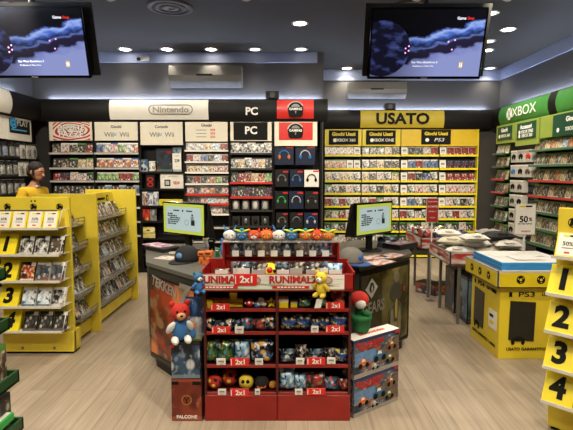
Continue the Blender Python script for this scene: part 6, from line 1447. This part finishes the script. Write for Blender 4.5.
for s in (-1, 1):
    mb = MB(); mb.T = HT_; mb.ell((s * .03, -.094, .118), (.013, .008, .007), INKW, 8, 6); mb.ell((s * .03, -.1, .117), (.006, .004, .006), HAIR, 8, 6); mb.build('eye', person)
    mb = MB(); mb.T = HT_; mb.box(s * .03 - .018, s * .03 + .018, -.106, -.096, .136, .143, HAIR, .002); mb.build('eyebrow', person)
mb = MB(); mb.T = HT_; mb.ell((0, -.1, .05), (.022, .01, .006), mat('lips', '8A4A42', .5), 10, 6); mb.build('mouth', person)
mb = MB(); mb.T = Matrix.Translation((0, -.012, 1.465)); mb.lathe([(.066, 0), (.071, .008), (.067, .018), (.06, .012)], (0, 0, 0), WHT, 20); mb.build('collar', person)
# ------------------------------------------------------------------ boxed games: the 300 that show largest are individuals, the rest one mass
bpy.context.view_layer.update()
dg = bpy.context.evaluated_depsgraph_get()
eye = Vector((0, 0, CAMH))
def score(c):
    M = c['M']; ct = M @ Vector((0, -.004, c['h'] * .5)); d = ct - eye
    nrm = (M.to_3x3() @ Vector((0, -1, 0))).normalized()
    area = c['w'] * c['h'] * max(.25, abs(nrm.dot(d.normalized()))) / d.length_squared
    x = d.x / d.y * F; 
    if d.y < .3 or abs(x) > 287: return 0
    vis = 0
    for fx in (-.3, 0, .3):
        for fz in (.3, .75):
            p = M @ Vector((fx * c['w'], -.004, fz * c['h'])); v = p - eye; L = v.length
            hit, loc, *_ = SC.ray_cast(dg, eye, v.normalized(), distance=L - .006)
            vis += not hit
    return area * (vis / 6)
for c in CASES: c['s'] = score(c)
order = sorted(CASES, key=lambda c: -c['s'])
ind = [c for c in order[:292] if c['s'] > 0]; ids = {id(c) for c in ind}
rest = [c for c in CASES if id(c) not in ids]
for c in ind:
    o = mobj('game_case', case_mesh(*c['key'])); o.matrix_world = c['M']; tag(o, c['label'], 'video game', c['group'])
acc = bmesh.new(); mats = []; accuv = acc.loops.layers.uv.new('UVMap')
for c in rest:
    me = case_mesh(*c['key']).copy(); me.transform(c['M'])
    idx = []
    for m in me.materials:
        if m not in mats: mats.append(m)
        idx.append(mats.index(m))
    for p in me.polygons: p.material_index = idx[p.material_index]
    acc.from_mesh(me); bpy.data.meshes.remove(me)
if rest:
    me = bpy.data.meshes.new('game_cases'); acc.to_mesh(me)
    for m in mats: me.materials.append(m)
    o = mobj('game_cases', me); tag(o, 'remaining boxed games packed on the farther and lower wall shelves', 'video game', None, 'stuff')
acc.free()
print('cases', len(CASES), 'individual', len(ind), 'rest', len(rest), 'last score', order[min(291, len(order) - 1)]['s'])
# ------------------------------------------------------------------ light and view
w = bpy.data.worlds.new('world'); SC.world = w; w.use_nodes = True
w.node_tree.nodes['Background'].inputs[0].default_value = (.9, .85, .8, 1); w.node_tree.nodes['Background'].inputs[1].default_value = .15
SC.view_settings.view_transform = 'Standard'; SC.view_settings.look = 'None'; SC.view_settings.exposure = -.07
SC.cycles.use_denoising = True
SC.cycles.max_bounces = 6; SC.cycles.diffuse_bounces = 4; SC.cycles.transparent_max_bounces = 12; SC.cycles.sample_clamp_indirect = 4
